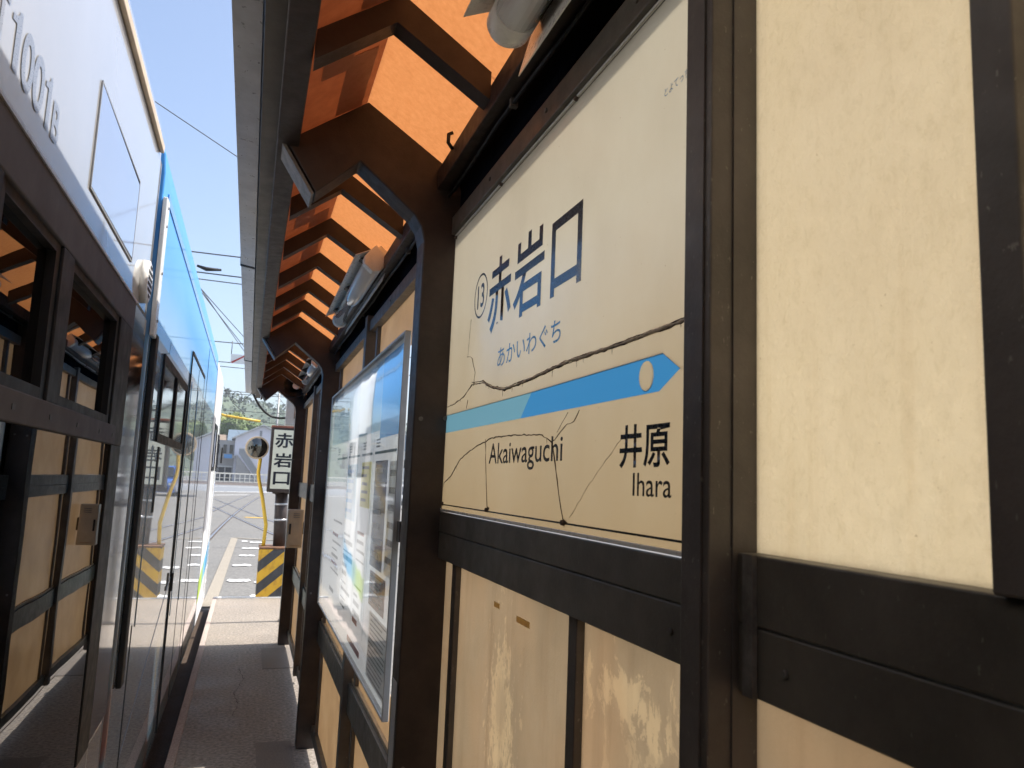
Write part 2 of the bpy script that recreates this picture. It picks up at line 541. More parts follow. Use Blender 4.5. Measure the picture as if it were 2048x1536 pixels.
# ------------------------------------------------------------------ mesh helpers
class MB:
    def __init__(self):
        self.v, self.f, self.smooth = [], [], False

    def add(self, vs_, fs):
        o = len(self.v)
        self.v += [tuple(p) for p in vs_]
        self.f += [tuple(i + o for i in f) for f in fs]
        return self

    def box(self, x0, x1, y0, y1, z0, z1):
        return self.add([(x0, y0, z0), (x1, y0, z0), (x1, y1, z0), (x0, y1, z0), (x0, y0, z1), (x1, y0, z1), (x1, y1, z1), (x0, y1, z1)],
                        [(0, 3, 2, 1), (4, 5, 6, 7), (0, 1, 5, 4), (1, 2, 6, 5), (2, 3, 7, 6), (3, 0, 4, 7)])

    def prism_y(self, poly, y0, y1):
        n = len(poly)
        vv = [(x, y0, z) for x, z in poly] + [(x, y1, z) for x, z in poly]
        ff = [tuple(range(n)), tuple(range(2 * n - 1, n - 1, -1))]
        ff += [(i, i + n, (i + 1) % n + n, (i + 1) % n) for i in range(n)]
        return self.add(vv, ff)

    def prism_x(self, poly, x0, x1):
        n = len(poly)
        vv = [(x0, y, z) for y, z in poly] + [(x1, y, z) for y, z in poly]
        ff = [tuple(range(n)), tuple(range(2 * n - 1, n - 1, -1))]
        ff += [(i, i + n, (i + 1) % n + n, (i + 1) % n) for i in range(n)]
        return self.add(vv, ff)

    def prism_z(self, poly, z0, z1):
        n = len(poly)
        vv = [(x, y, z0) for x, y in poly] + [(x, y, z1) for x, y in poly]
        ff = [tuple(range(n)), tuple(range(2 * n - 1, n - 1, -1))]
        ff += [(i, i + n, (i + 1) % n + n, (i + 1) % n) for i in range(n)]
        return self.add(vv, ff)

    def tube(self, pts, r, seg=10, caps=True):
        pts = [Vector(p) for p in pts]
        rs = r if isinstance(r, (list, tuple)) else [r] * len(pts)
        o = len(self.v)
        ref = Vector((0.13, 0.21, 0.97))
        for i, p in enumerate(pts):
            a = pts[max(0, i - 1)]
            b = pts[min(len(pts) - 1, i + 1)]
            d = (b - a).normalized()
            if abs(d.dot(ref)) > 0.95:
                ref = Vector((1, 0.1, 0))
            u = d.cross(ref).normalized()
            v = d.cross(u)
            for k in range(seg):
                an = 2 * math.pi * k / seg
                self.v.append(tuple(p + (u * math.cos(an) + v * math.sin(an)) * rs[i]))
        for i in range(len(pts) - 1):
            for k in range(seg):
                a = o + i * seg + k
                b = o + i * seg + (k + 1) % seg
                self.f.append((a, b, b + seg, a + seg))
        if caps:
            self.f.append(tuple(o + k for k in range(seg))[::-1])
            self.f.append(tuple(o + (len(pts) - 1) * seg + k for k in range(seg)))
        self.smooth = True
        return self

    def build(self, name, mat, parent=None, bevel=0.0, loc=None):
        me = bpy.data.meshes.new(name)
        me.from_pydata(self.v, [], self.f)
        bm = bmesh.new()
        bm.from_mesh(me)
        bmesh.ops.recalc_face_normals(bm, faces=bm.faces)
        if bevel:
            es = [e for e in bm.edges if len(e.link_faces) == 2 and e.calc_face_angle(0) > 0.5]
            bmesh.ops.bevel(bm, geom=es, offset=bevel, segments=2, profile=0.5, affect='EDGES', clamp_overlap=True)
        bm.to_mesh(me)
        bm.free()
        me.materials.append(M[mat] if isinstance(mat, str) else mat)
        if self.smooth:
            for p in me.polygons:
                p.use_smooth = len(p.vertices) == 4
        o = bpy.data.objects.new(name, me)
        C.objects.link(o)
        if parent is not None:
            link_parent(o, parent)
        if loc:
            o.location = loc
        return o


def world_loc(o):
    p = Vector(o.location)
    while o.parent is not None:
        o = o.parent
        p += Vector(o.location)
    return p


def link_parent(o, parent):
    """parents only carry translations: shift the mesh so that its coordinates stay where they were"""
    o.parent = parent
    off = world_loc(parent)
    if off.length > 0 and o.type == 'MESH':
        o.location = -off


def box(name, mat, b, parent=None, bevel=0.0):
    return MB().box(*b).build(name, mat, parent, bevel)


def tag(o, label=None, cat=None, group=None, kind=None):
    if label:
        o['label'] = label
    if cat:
        o['category'] = cat
    if group:
        o['group'] = group
    if kind:
        o['kind'] = kind
    return o


def thing(name, label, cat, loc=(0, 0, 0), group=None):
    o = bpy.data.objects.new(name, None)
    o.empty_display_size = 0.1
    C.objects.link(o)
    o.location = loc
    return tag(o, label, cat, group)


def copy_tree(o, parent=None):
    c = o.copy()
    C.objects.link(c)
    if parent is not None:
        c.parent = parent
    for ch in list(o.children):
        copy_tree(ch, c)
    return c


def text_pts(s, bold=0.0):
    cu = bpy.data.curves.new('lettering', 'FONT')
    cu.body = s
    cu.offset = bold
    cu.resolution_u = 6
    o = bpy.data.objects.new('lettering', cu)
    C.objects.link(o)
    dg = bpy.context.evaluated_depsgraph_get()
    dg.update()
    me = bpy.data.meshes.new_from_object(o.evaluated_get(dg))
    bpy.data.objects.remove(o)
    bpy.data.curves.remove(cu)
    return me


def lettering(s, fn, mat, parent, bold=0.0, name='lettering', shear=0.0):
    """flat printed characters; fn maps unit coordinates (0..1, 0..1) to a world point"""
    me = text_pts(s, bold)
    xs = [v.co.x for v in me.vertices]
    ys = [v.co.y for v in me.vertices]
    x0, x1, y0, y1 = min(xs), max(xs), min(ys), max(ys)
    for v in me.vertices:
        v.co = fn((v.co.x - x0) / (x1 - x0), (v.co.y - y0) / (y1 - y0))
    me.name = name
    me.materials.clear()
    me.materials.append(M[mat])
    o = bpy.data.objects.new(name, me)
    C.objects.link(o)
    link_parent(o, parent)
    return o


# ------------------------------------------------------------------ setting: ground
SZ = -0.15
g = MB().add([(-480, -60, SZ), (480, -60, SZ), (480, 640, SZ), (-480, 640, SZ)], [(0, 1, 2, 3)]).build('street', 'street')
tag(g, 'pale sunlit asphalt street beyond the platform end', kind='structure')

plat = MB().prism_y([(-0.255, -0.14), (-0.255, 0.0), (0.66, 0.0), (0.66, -0.14)], -6, 10.76).build('platform', 'platform')
tag(plat, 'narrow dark asphalt tram platform', kind='structure')
box('kerb_edge', 'kerb', (-0.305, -0.257, -6, 10.76, -0.13, 0.006), plat, 0.004)
box('kerb_face', 'rust', (-0.297, -0.262, -6, 10.76, -0.147, -0.133), plat)
box('end_kerb', 'marking', (-0.30, 0.66, 10.765, 10.84, -0.14, 0.012), plat, 0.004)
box('repair_patch', 'patch', (0.17, 0.375, 4.45, 5.05, 0.0005, 0.004), plat)
box('repair_patch', 'patch', (0.24, 0.52, 6.9, 7.7, 0.0005, 0.004), plat)
for q, pts in enumerate(([(-0.25, 3.9), (-0.08, 3.96), (0.06, 3.9), (0.2, 3.98), (0.38, 3.93), (0.52, 4.0)], [(0.02, 5.6), (0.06, 5.9), (0.03, 6.2), (0.09, 6.6), (0.05, 7.0)],
                         [(-0.25, 7.9), (0.05, 7.86), (0.3, 7.95), (0.5, 7.9)])):
    r_ = random.Random(q)
    P = []
    for i in range(len(pts) - 1):
        for j in range(8):
            t = j / 8
            P.append((pts[i][0] + (pts[i + 1][0] - pts[i][0]) * t + r_.uniform(-0.006, 0.006), pts[i][1] + (pts[i + 1][1] - pts[i][1]) * t + r_.uniform(-0.012, 0.012)))
    mbq = MB()
    vv = []
    for i, p in enumerate(P):
        hw = 0.0035 * r_.uniform(0.3, 1.2)
        vv += [(p[0] - hw * 0.7, p[1] - hw, 0.0009), (p[0] + hw * 0.7, p[1] + hw, 0.0009)]
    mbq.add(vv, [(2 * i, 2 * i + 1, 2 * i + 3, 2 * i + 2) for i in range(len(P) - 1)]).build('floor_crack', 'bed', plat)
box('footing_strip', 'patch', (0.515, 0.655, -6, 9.2, 0.0005, 0.005), plat)
bed = MB().add([(-4.2, -10, SZ + 0.004), (-0.31, -10, SZ + 0.004), (-0.31, 10.8, SZ + 0.004), (-4.2, 10.8, SZ + 0.004)], [(0, 1, 2, 3)]).build('track_bed', 'bed')
tag(bed, 'rusty brown track bed between the tram and the platform', kind='structure')


def strip(name, mat, pts, width, parent, z, thick=0.0):
    mb = MB()
    vv = []
    P = [Vector((p[0], p[1], 0)) for p in pts]
    for i, p in enumerate(P):
        d = (P[min(i + 1, len(P) - 1)] - P[max(i - 1, 0)]).normalized()
        n = Vector((-d.y, d.x, 0)) * width / 2
        vv += [(p + n)[:2], (p - n)[:2]]
    mb.add([(a, b, z) for a, b in vv], [(2 * i, 2 * i + 1, 2 * i + 3, 2 * i + 2) for i in range(len(P) - 1)])
    return mb.build(name, mat, parent)


def curve(p0, p1, p2, n=24):
    out = []
    for i in range(n + 1):
        t = i / n
        out.append(((1 - t) ** 2 * p0[0] + 2 * t * (1 - t) * p1[0] + t * t * p2[0],
                    (1 - t) ** 2 * p0[1] + 2 * t * (1 - t) * p1[1] + t * t * p2[1]))
    return out


def offset(pts, d):
    P = [Vector((p[0], p[1])) for p in pts]
    o = []
    for i, p in enumerate(P):
        t = (P[min(i + 1, len(P) - 1)] - P[max(i - 1, 0)]).normalized()
        o.append((p.x - t.y * d, p.y + t.x * d))
    return o


# main road across, with kerb and lines
road = MB().add([(-300, 62, SZ + 0.004), (300, 96, SZ + 0.004), (300, 128, SZ + 0.004), (-300, 112, SZ + 0.004)], [(0, 1, 2, 3)]).build('road', 'road')
tag(road, 'blue grey road curving past beyond the tracks', kind='structure')
strip('road_marking', 'marking', [(-60, 73), (-5, 74), (0.6, 80), (3, 84)], 0.9, road, SZ + 0.012)
strip('road_marking', 'marking', [(-60, 104), (0, 108), (40, 112)], 0.8, road, SZ + 0.012)
strip('road_marking', 'marking', [(-3.2, 63.5), (0.2, 69)], 0.5, road, SZ + 0.012)
# tracks
trackA = curve((-1.0, 11.0), (-0.95, 34), (1.6, 74))
trackB = curve((-3.2, 66), (0.35, 34), (3.4, 14))
for pts in (trackA, offset(trackA, 1.067), trackB, offset(trackB, -1.067)):
    strip('groove', 'bed', pts, 0.14, g, SZ + 0.006)
    strip('tram_rail', 'tram_rail', pts, 0.06, g, SZ + 0.010)
# markings on the street just beyond the platform
strip('road_marking', 'marking_tan', [(-0.36, 10.95), (-0.30, 16), (-0.22, 22.5)], 0.17, g, SZ + 0.014)
strip('road_marking', 'marking_tan', [(-0.22, 22.5), (0.9, 21.9)], 0.14, g, SZ + 0.014)
for i, (x0, x1, y) in enumerate([(-0.03, 0.12, 21.4), (0.16, 0.55, 21.1), (-0.02, 0.5, 19.4), (-0.06, 0.28, 17.7), (-0.16, 0.20, 15.85),
                                 (0.30, 0.6, 15.4), (-0.20, 0.18, 13.6), (0.22, 0.6, 13.4), (-0.21, 0.05, 12.0), (0.15, 0.6, 11.9)]):
    mb = MB()
    n = 10
    rr = random.Random(i)
    top = [(x0 + (x1 - x0) * k / n, y + 0.17 + rr.uniform(-0.07, 0.05)) for k in range(n + 1)]
    bot = [(x0 + (x1 - x0) * k / n, y - 0.15 + rr.uniform(-0.05, 0.07)) for k in range(n + 1)]
    top[0] = bot[0] = (x0, y)
    top[-1] = bot[-1] = (x1, y)
    mb.add([(a, b, SZ + 0.014) for a, b in top + bot], [(k, k + 1, k + n + 2, k + n + 1) for k in range(n)])
    if i not in (8,):
        mb.build('road_marking', 'marking', g)
strip('road_marking', 'yellow', [(0.0, 33.2), (0.75, 33.0)], 0.5, g, SZ + 0.014)

# ------------------------------------------------------------------ platform shelter
sh = thing('platform_shelter', 'dark brown steel platform shelter with orange translucent roof and cream wall sheets', 'shelter', (0.45, 1.95, 0))
Y0, BAY = 1.95, 2.94
frame_poly = [(0.022, 2.447), (0.223, 2.593), (0.438, 2.455), (0.478, 2.415), (0.502, 2.36), (0.502, 0.004), (0.392, 0.004),
              (0.392, 2.235), (0.382, 2.275), (0.362, 2.305), (0.212, 2.425), (0.104, 2.322)]
proto = None
for k in range(-2, 3):
    y = Y0 + BAY * k
    f = MB().prism_y(frame_poly, y, y + 0.09).build('post_frame', 'rafter', sh, 0.004)
    p = MB().prism_y([(0.014, 2.449), (0.100, 2.316), (0.094, 2.312), (0.007, 2.445)], y - 0.006, y + 0.098).build('end_plate', 'scuffed', f)
    for (bx, bz) in ((0.41, 1.76), (0.475, 1.765), (0.415, 0.9)):
        b = MB()
        b.tube([(bx, y - 0.006, bz), (bx, y + 0.01, bz)], 0.006, 8)
        b.build('bolt', 'scuffed', f)
# slim rafters between the frames
raft = [(0.058, 2.478), (0.223, 2.600 - 0.004), (0.42, 2.468), (0.42, 2.405), (0.215, 2.532), (0.058, 2.415)]
yk = [Y0 + 0.49 * i for i in range(-11, 15)]
for i, y in enumerate(yk):
    if abs(((y - Y0) / BAY) - round((y - Y0) / BAY)) < 0.02:
        continue
    MB().prism_y(raft, y + 0.01, y + 0.06).build('rafter', 'rafter', sh)
# translucent roof sheets, one pair per bay between rafters
for i in range(len(yk) - 1):
    a, b = yk[i] + 0.036, yk[i + 1] + 0.034
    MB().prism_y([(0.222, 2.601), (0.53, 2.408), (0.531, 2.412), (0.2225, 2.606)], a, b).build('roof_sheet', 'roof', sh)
    l = MB().prism_y([(0.036, 2.466), (0.2215, 2.601), (0.2215, 2.606), (0.034, 2.470)], a, b).build('roof_sheet', 'roof_left_shaded', sh)
    q = i * 37 % 5
    y2 = a + (b - a) * (0.45 + 0.08 * q)
    MB().prism_y([(0.085, 2.498), (0.150, 2.5455), (0.150, 2.5475), (0.085, 2.500)], a + 0.03, y2).build('roof_shade_strip', 'roof_shade_strip', l)  # brown strips paint ridge and rafter shadows onto the left slope
    MB().prism_y([(0.140, 2.541), (0.205, 2.586), (0.205, 2.588), (0.140, 2.543)], y2 - 0.05, b - 0.02).build('roof_shade_strip', 'roof_shade_strip', l)
YE = yk[-1] + 0.06
box('eave_beam', 'rafter', (0.0, 0.055, -4.0, YE, 2.435, 2.472), sh, 0.003)
box('eave_flashing', 'rail', (-0.0405, 0.022, -4.0, YE, 2.4725, 2.56), sh)
box('wall_beam', 'rafter', (0.420, 0.460, -4.0, YE, 2.383, 2.440), sh, 0.003)
gut = MB().prism_y([(-0.110, 2.60), (-0.104, 2.50), (-0.046, 2.492), (-0.042, 2.60), (-0.050, 2.60), (-0.053, 2.505), (-0.098, 2.508), (-0.102, 2.60)],
                   -4.0, YE + 0.1).build('gutter', 'zinc', sh)
for y in (0.5, 3.44, 6.4):
    MB().prism_y([(-0.113, 2.61), (-0.107, 2.497), (-0.045, 2.489), (-0.040, 2.61)], y, y + 0.02).build('gutter_bracket', 'black', gut)
MB().prism_y([(-0.111, 2.61), (-0.105, 2.498), (-0.044, 2.489), (-0.040, 2.61)], YE + 0.1, YE + 0.106).build('gutter_cap', 'zinc', gut)
# black boards between wall head and roof beam
y = -4.0
while y < 7.9:
    box('fascia_board', 'fascia', (0.487, 0.499, y + 0.0015, min(y + 1.05, 7.9) - 0.0015, 2.312, 2.462), sh)
    y += 1.05
# wall: rails and mullions
for k in range(-2, 2):
    a, b = Y0 + BAY * k + 0.09, Y0 + BAY * (k + 1)
    box('head_rail', 'rail', (0.466, 0.505, a, b, 2.262, 2.311), sh, 0.002)
    parts = [(a, 2.30, 1.540), (4.49, b, 1.540)] if k == 0 else [(a, b, 1.540)] if k != -1 else [(a, 0.673, 1.5415), (0.727, b, 1.5245)]
    for (ra, rb, rz) in parts:
        box('middle_rail', 'rail', (0.474, 0.507, ra, rb, 1.474, rz), sh, 0.002)
        box('middle_rail', 'rail', (0.475, 0.507, ra, rb, 1.407, 1.4725), sh, 0.002)
    box('low_rail', 'rail', (0.474, 0.507, a, b, 0.612, 0.735), sh, 0.002)
    box('ledge', 'lamp_tan', (0.488, 0.506, a, b, 0.737, 0.752), sh)
    box('bottom_rail', 'rail', (0.474, 0.507, a, b, 0.075, 0.135), sh, 0.002)


def mull(y0, y1, x0, z0, z1, name='mullion'):
    return box(name, 'steel', (x0, 0.509, y0, y1, z0, z1), sh, 0.002)


for yy in (0.9, 1.25, 1.6, 2.4, 2.9, 3.9, 4.4, -0.2, 0.5):
    MB().tube([(0.4655, yy, 2.287), (0.4625, yy, 2.287)], [0.005, 0.004], 8).build('screw', 'scuffed', sh)
for yy in (0.60, 0.16, 0.80, 1.88):
    MB().tube([(0.4745, yy, 1.44), (0.4715, yy, 1.44)], [0.0045, 0.0035], 8).build('screw', 'scuffed', sh)
cpt = []
for i in range(60):
    yy = -3.5 + i * 0.2
    cpt.append((0.452 + 0.003 * math.sin(i * 1.7), yy, 2.374 - 0.006 * abs(math.sin(i * 0.52))))
MB().tube(cpt, 0.005, 6).build('lamp_cable', 'black', sh)
for yy in (0.3, 1.4, 2.5, 3.6, 4.6, 5.6, 6.6):
    box('cable_clip', 'scuffed', (0.444, 0.4595, yy, yy + 0.012, 2.364, 2.3825), sh)
# bay behind the sign (partly in front of the camera)
bp = box('wide_mullion', 'steel', (0.441, 0.509, 0.674, 0.726, 0.06, 2.47), sh, 0.002)
box('cover_strip', 'steel', (0.4385, 0.4405, 0.685, 0.708, 0.06, 2.46), bp)
box('cover_strip', 'steel', (0.468, 0.486, 0.6715, 0.6738, 0.06, 2.46), bp)
mull(0.352, 0.384, 0.466, 1.5415, 2.2605)
box('rail_end_plate', 'scuffed', (0.468, 0.4736, 0.640, 0.656, 1.408, 1.542), sh)
for (a, b) in ((1.090, 1.122), (1.803, 1.838), (0.20, 0.232), (-0.5, -0.465)):
    mull(a, b, 0.485, 0.7525, 1.4065)
sheet_lo = [(-0.90, -0.5), (-0.465, 0.20), (0.232, 0.674), (0.726, 1.090), (1.122, 1.803), (1.838, 1.952)]
for i, (a, b) in enumerate(sheet_lo):
    MB().box(0.4985, 0.5025, a, b, 0.753, 1.4065).build('wall_sheet', 'panel_low', sh)
for (a, b) in ((-0.90, 0.352), (0.384, 0.674)):
    MB().box(0.4985, 0.5025, a, b, 1.541, 2.2615).build('wall_sheet', 'panel_top', sh)
for (a, b) in ((-0.90, 0.674), (0.726, 1.95)):
    MB().box(0.4985, 0.5025, a, b, 0.1355, 0.6115).build('wall_sheet', 'panel_far', sh)
# further bays
for k in (-2, 0, 1):
    a, b = Y0 + BAY * k + 0.09, Y0 + BAY * (k + 1)
    c = (a + b) / 2
    if k == 0:
        box('wide_mullion', 'steel', (0.452, 0.509, c - 0.032, c + 0.032, 0.06, 0.897), sh, 0.002)
        box('wide_mullion', 'steel', (0.452, 0.509, c - 0.032, c + 0.032, 2.07, 2.335), sh, 0.002)
    else:
        box('wide_mullion', 'steel', (0.452, 0.509, c - 0.032, c + 0.032, 0.06, 2.335), sh, 0.002)
    edges = [a, a + 0.13, a + 0.165, c - 0.165, c - 0.13, c - 0.032, c + 0.032, c + 0.13, c + 0.165, b - 0.165, b - 0.13, b]
    for z0, z1, mt in ((0.1355, 0.6115, 'panel_far'), (0.753, 1.4065, 'panel_far'), (1.541, 2.2615, 'panel_far')):
        inner = k == 0 and z0 > 0.5
        if inner:
            z0, z1 = (0.753, 0.897) if z0 < 1 else (2.07, 2.2615)
            for (p, q) in ((0, 1), (10, 11)):
                MB().box(0.4985, 0.5025, edges[p], edges[q], 0.9, 2.067).build('wall_sheet', mt, sh)
        for (p, q) in ((0, 1), (2, 3), (4, 5), (6, 7), (8, 9), (10, 11)):
            MB().box(0.4985, 0.5025, edges[p], edges[q], z0, z1).build('wall_sheet', mt, sh)
        for (p, q) in ((1, 2), (3, 4), (7, 8), (9, 10)):
            mull(edges[p], edges[q], 0.482, z0, z1)
# leftover tape on the low sheets
box('tape_strip', 'tape', (0.4970, 0.4980, 1.325, 1.395, 1.346, 1.357), sh)
box('tape_strip', 'tape', (0.4970, 0.4980, 1.50, 1.535, 1.352, 1.362), sh)
box('sticker', 'sticker', (0.3905, 0.3918, 1.965, 2.02, 0.86, 1.10), sh)
hk = MB()
hk.tube([(0.417, 1.78, 2.425), (0.405, 1.78, 2.44), (0.405, 1.78, 2.462), (0.415, 1.78, 2.468)], 0.005, 6)
hk.build('hook', 'black', sh)

# ------------------------------------------------------------------ station name board
XS = 0.478
sg = thing('station_sign', 'large aged cream station name board with blue arrow and dark Japanese lettering', 'station sign', (XS, 1.35, 1.9))
MB().prism_x([(1.949, 2.2615), (0.727, 2.2615), (0.727, 1.7466), (0.793, 1.7466), (0.835, 1.7714), (1.309, 1.770), (1.949, 1.773)], XS, XS + 0.002).build('board_face', 'sign_face', sg)
MB().prism_x([(1.949, 1.5265), (0.727, 1.5265), (0.727, 1.7464), (0.793, 1.7464), (0.842, 1.7236), (1.366, 1.725), (1.949, 1.727)], XS, XS + 0.002).build('board_face', 'sign_face', sg)
MB().prism_x([(0.877 + 0.0185 * math.cos(2 * math.pi * i / 40), 1.7475 + 0.0195 * math.sin(2 * math.pi * i / 40)) for i in range(40)], XS, XS + 0.002).build('station_dot', 'sign_face', sg)
XT = XS - 0.0012


def smap(yl, yr, z0, z1, x=None):
    xx = XT if x is None else x
    return lambda u, v: Vector((xx, yl + (yr - yl) * u, z0 + (z1 - z0) * v))


lettering('赤', smap(1.608, 1.447, 1.925, 2.088), 'ink', sg, 0.014)
lettering('岩', smap(1.433, 1.262, 1.925, 2.088), 'ink', sg, 0.014)
lettering('口', smap(1.228, 1.094, 1.927, 2.064), 'ink', sg, 0.016)
lettering('あかいわぐち', smap(1.520, 1.172, 1.842, 1.884), 'stripe_blue', sg, 0.006)
lettering('Akaiwaguchi', smap(1.550, 1.148, 1.628, 1.684), 'ink', sg, 0.006)
lettering('井原', smap(0.945, 0.812, 1.628, 1.686), 'ink', sg, 0.016)
lettering('Ihara', smap(0.905, 0.807, 1.592, 1.622), 'ink', sg, 0.004)
lettering('13', smap(1.697, 1.643, 2.003, 2.060), 'ink', sg, 0.012)
lettering('とよてっちゃん', smap(0.838, 0.752, 2.112, 2.124), 'stripe_blue', sg, 0.004)


def ring(cy, cz, ry, rz, th, mat, x, n=48):
    mb = MB()
    a = [(x, cy + ry * math.cos(2 * math.pi * i / n), cz + rz * math.sin(2 * math.pi * i / n)) for i in range(n)]
    b = [(x, cy + (ry - th) * math.cos(2 * math.pi * i / n), cz + (rz - th) * math.sin(2 * math.pi * i / n)) for i in range(n)]
    mb.add(a + b, [(i, (i + 1) % n, (i + 1) % n + n, i + n) for i in range(n)])
    return mb.build('number_ring', mat, sg)


ring(1.670, 2.032, 0.053, 0.053, 0.005, 'ink', XT)
MB().add([(XS + 0.001, 1.9489, 1.727), (XS + 0.001, 1.366, 1.725), (XS + 0.001, 1.309, 1.770), (XS + 0.001, 1.9489, 1.773)], [(0, 1, 2, 3)]).build('pale_band', 'ink_pale', sg)
n = 40
bmh = bmesh.new()
for loop in ([(1.366, 1.725), (0.842, 1.7235), (0.793, 1.7465), (0.835, 1.7715), (1.309, 1.770)],
             [(0.877 + 0.0185 * math.cos(2 * math.pi * i / n), 1.7475 + 0.0195 * math.sin(2 * math.pi * i / n)) for i in range(n)]):
    vs2 = [bmh.verts.new((XS + 0.001, a, b)) for a, b in loop]
    for i in range(len(vs2)):
        bmh.edges.new((vs2[i], vs2[(i + 1) % len(vs2)]))
bmesh.ops.triangle_fill(bmh, use_beauty=True, edges=bmh.edges[:])
me = bpy.data.meshes.new('arrow_band')
bmh.to_mesh(me)
bmh.free()
me.materials.append(M['ink_blue'])
ob = bpy.data.objects.new('arrow_band', me)
C.objects.link(ob)
link_parent(ob, sg)
for (z0, z1) in ((1.5415, 1.5445), (2.2515, 2.2535)):
    MB().add([(XT, 1.945, z0), (XT, 0.729, z0), (XT, 0.729, z1), (XT, 1.945, z1)], [(0, 1, 2, 3)]).build('border_line', 'ink', sg)
MB().add([(XT, 1.943, 1.5445), (XT, 1.941, 1.5445), (XT, 1.941, 2.2515), (XT, 1.943, 2.2515)], [(0, 1, 2, 3)]).build('border_line', 'ink', sg)
box('edge_trim', 'lamp_white', (XS - 0.004, XS - 0.0003, 0.727, 1.949, 1.5265, 1.5325), sg, 0.001)
box('edge_trim', 'lamp_white', (XS - 0.003, XS - 0.0003, 0.727, 1.949, 2.2565, 2.2615), sg, 0.001)
for (by, bz) in ((1.547, 1.546), (1.135, 1.544), (1.134, 2.256), (1.544, 2.256), (1.936, 1.545), (1.936, 2.252)):
    MB().tube([(XS - 0.006, by, bz), (XS + 0.002, by, bz)], [0.004, 0.0055], 8).build('bolt', 'scar', sg)
    if bz < 1.8 and by < 1.9:
        r_ = random.Random(int(by * 1000))
        for q in range(9):
            a = r_.uniform(0, 6.28)
            L = r_.uniform(0.006, 0.016)
            MB().tube([(XT, by + 0.004 * math.cos(a), bz + 0.004 * math.sin(a)), (XT, by + L * math.cos(a), bz + abs(L * math.sin(a)) * 0.8)], [0.0014, 0.0005], 5).build('crack', 'scar', sg)


def crack(pts, r, seed, mat='scar', jit=0.002, hair=0.0, name='crack'):
    r_ = random.Random(seed)
    P = []
    for i in range(len(pts) - 1):
        a, b = pts[i], pts[i + 1]
        k = max(2, int(math.hypot(b[0] - a[0], b[1] - a[1]) / 0.012))
        for j in range(k):
            t = j / k
            P.append((XT, a[0] + (b[0] - a[0]) * t + r_.uniform(-jit, jit) * 0.6, a[1] + (b[1] - a[1]) * t + r_.uniform(-jit, jit)))
    P.append((XT, *pts[-1]))
    rs = [r * r_.uniform(0.5, 1.25) for _ in P]
    mb = MB().tube(P, rs, 6)
    if hair:
        for p in P:
            if r_.random() < hair:
                L = r_.uniform(0.004, 0.014)
                mb.tube([p, (XT, p[1] + r_.uniform(-0.002, 0.002), p[2] - L)], [r * 0.45, r * 0.2], 4)
    return mb.build(name, mat, sg)


up = [(1.942, 1.794), (1.86, 1.797), (1.781, 1.806), (1.710, 1.828), (1.62, 1.822), (1.55, 1.803), (1.464, 1.789), (1.317, 1.792), (1.152, 1.800), (0.938, 1.799), (0.729, 1.802)]
crack(up, 0.0012, 1, jit=0.001, hair=0.12)
u2 = [(p[0], p[1] + 0.0048) for p in up[3:]]
crack(u2, 0.0010, 2, jit=0.001)
crack([(p[0], p[1] + 0.0021) for p in up[4:]], 0.0024, 3, 'scar_pale', jit=0.0006)
crack([(1.697, 1.826), (1.690, 1.855), (1.72, 1.893), (1.766, 1.902)], 0.0007, 4)
crack([(1.76, 1.90), (1.745, 1.99)], 0.0004, 41)
crack([(1.936, 1.595), (1.86, 1.618), (1.789, 1.654), (1.66, 1.681), (1.534, 1.696), (1.361, 1.694), (1.243, 1.688), (1.195, 1.673), (1.176, 1.635), (1.154, 1.579), (1.135, 1.546)],
      0.0012, 5, jit=0.0012, hair=0.10)
crack([(1.195, 1.673), (1.133, 1.699), (1.105, 1.702), (1.085, 1.719)], 0.0008, 6)
crack([(1.175, 1.69), (1.13, 1.719)], 0.0007, 7)
crack([(1.581, 1.693), (1.562, 1.60), (1.547, 1.550)], 0.0007, 8)
crack([(0.942, 1.667), (1.02, 1.62), (1.112, 1.553)], 0.0005, 9, 'scar_pale')
crack([(1.74, 1.795), (1.75, 1.775)], 0.0006, 10)

# ------------------------------------------------------------------ notice board
nb = thing('notice_board', 'glazed white notice board with pale blue map and timetable columns on the shelter wall', 'notice board', (0.45, 3.4, 1.5))
XB = 0.436
MB().add([(XB, 2.3095, 0.9135), (XB, 4.4805, 0.9135), (XB, 4.4805, 2.0515), (XB, 2.3095, 2.0515)], [(0, 1, 2, 3)]).build('board_sheet', 'board_paper', nb)
for nm, b in (('frame', (0.420, 0.440, 2.301, 2.309, 0.906, 2.059)), ('frame', (0.420, 0.440, 4.481, 4.489, 0.906, 2.059)),
              ('frame', (0.420, 0.440, 2.3095, 4.4805, 2.0515, 2.059)), ('frame', (0.420, 0.440, 2.3095, 4.4805, 0.906, 0.9135))):
    box(nm, 'grey_metal', b, nb, 0.002)
for y in (2.268, 4.4975):
    box('bracket', 'steel', (0.4305, 0.474, y - 0.008, y + 0.03, 1.42, 1.48), nb)


def sheet(name, mat, y0, y1, z0, z1, x, parent=None):
    return MB().add([(x, y0, z0), (x, y1, z0), (x, y1, z1), (x, y0, z1)], [(0, 1, 2, 3)]).build(name, mat, parent)


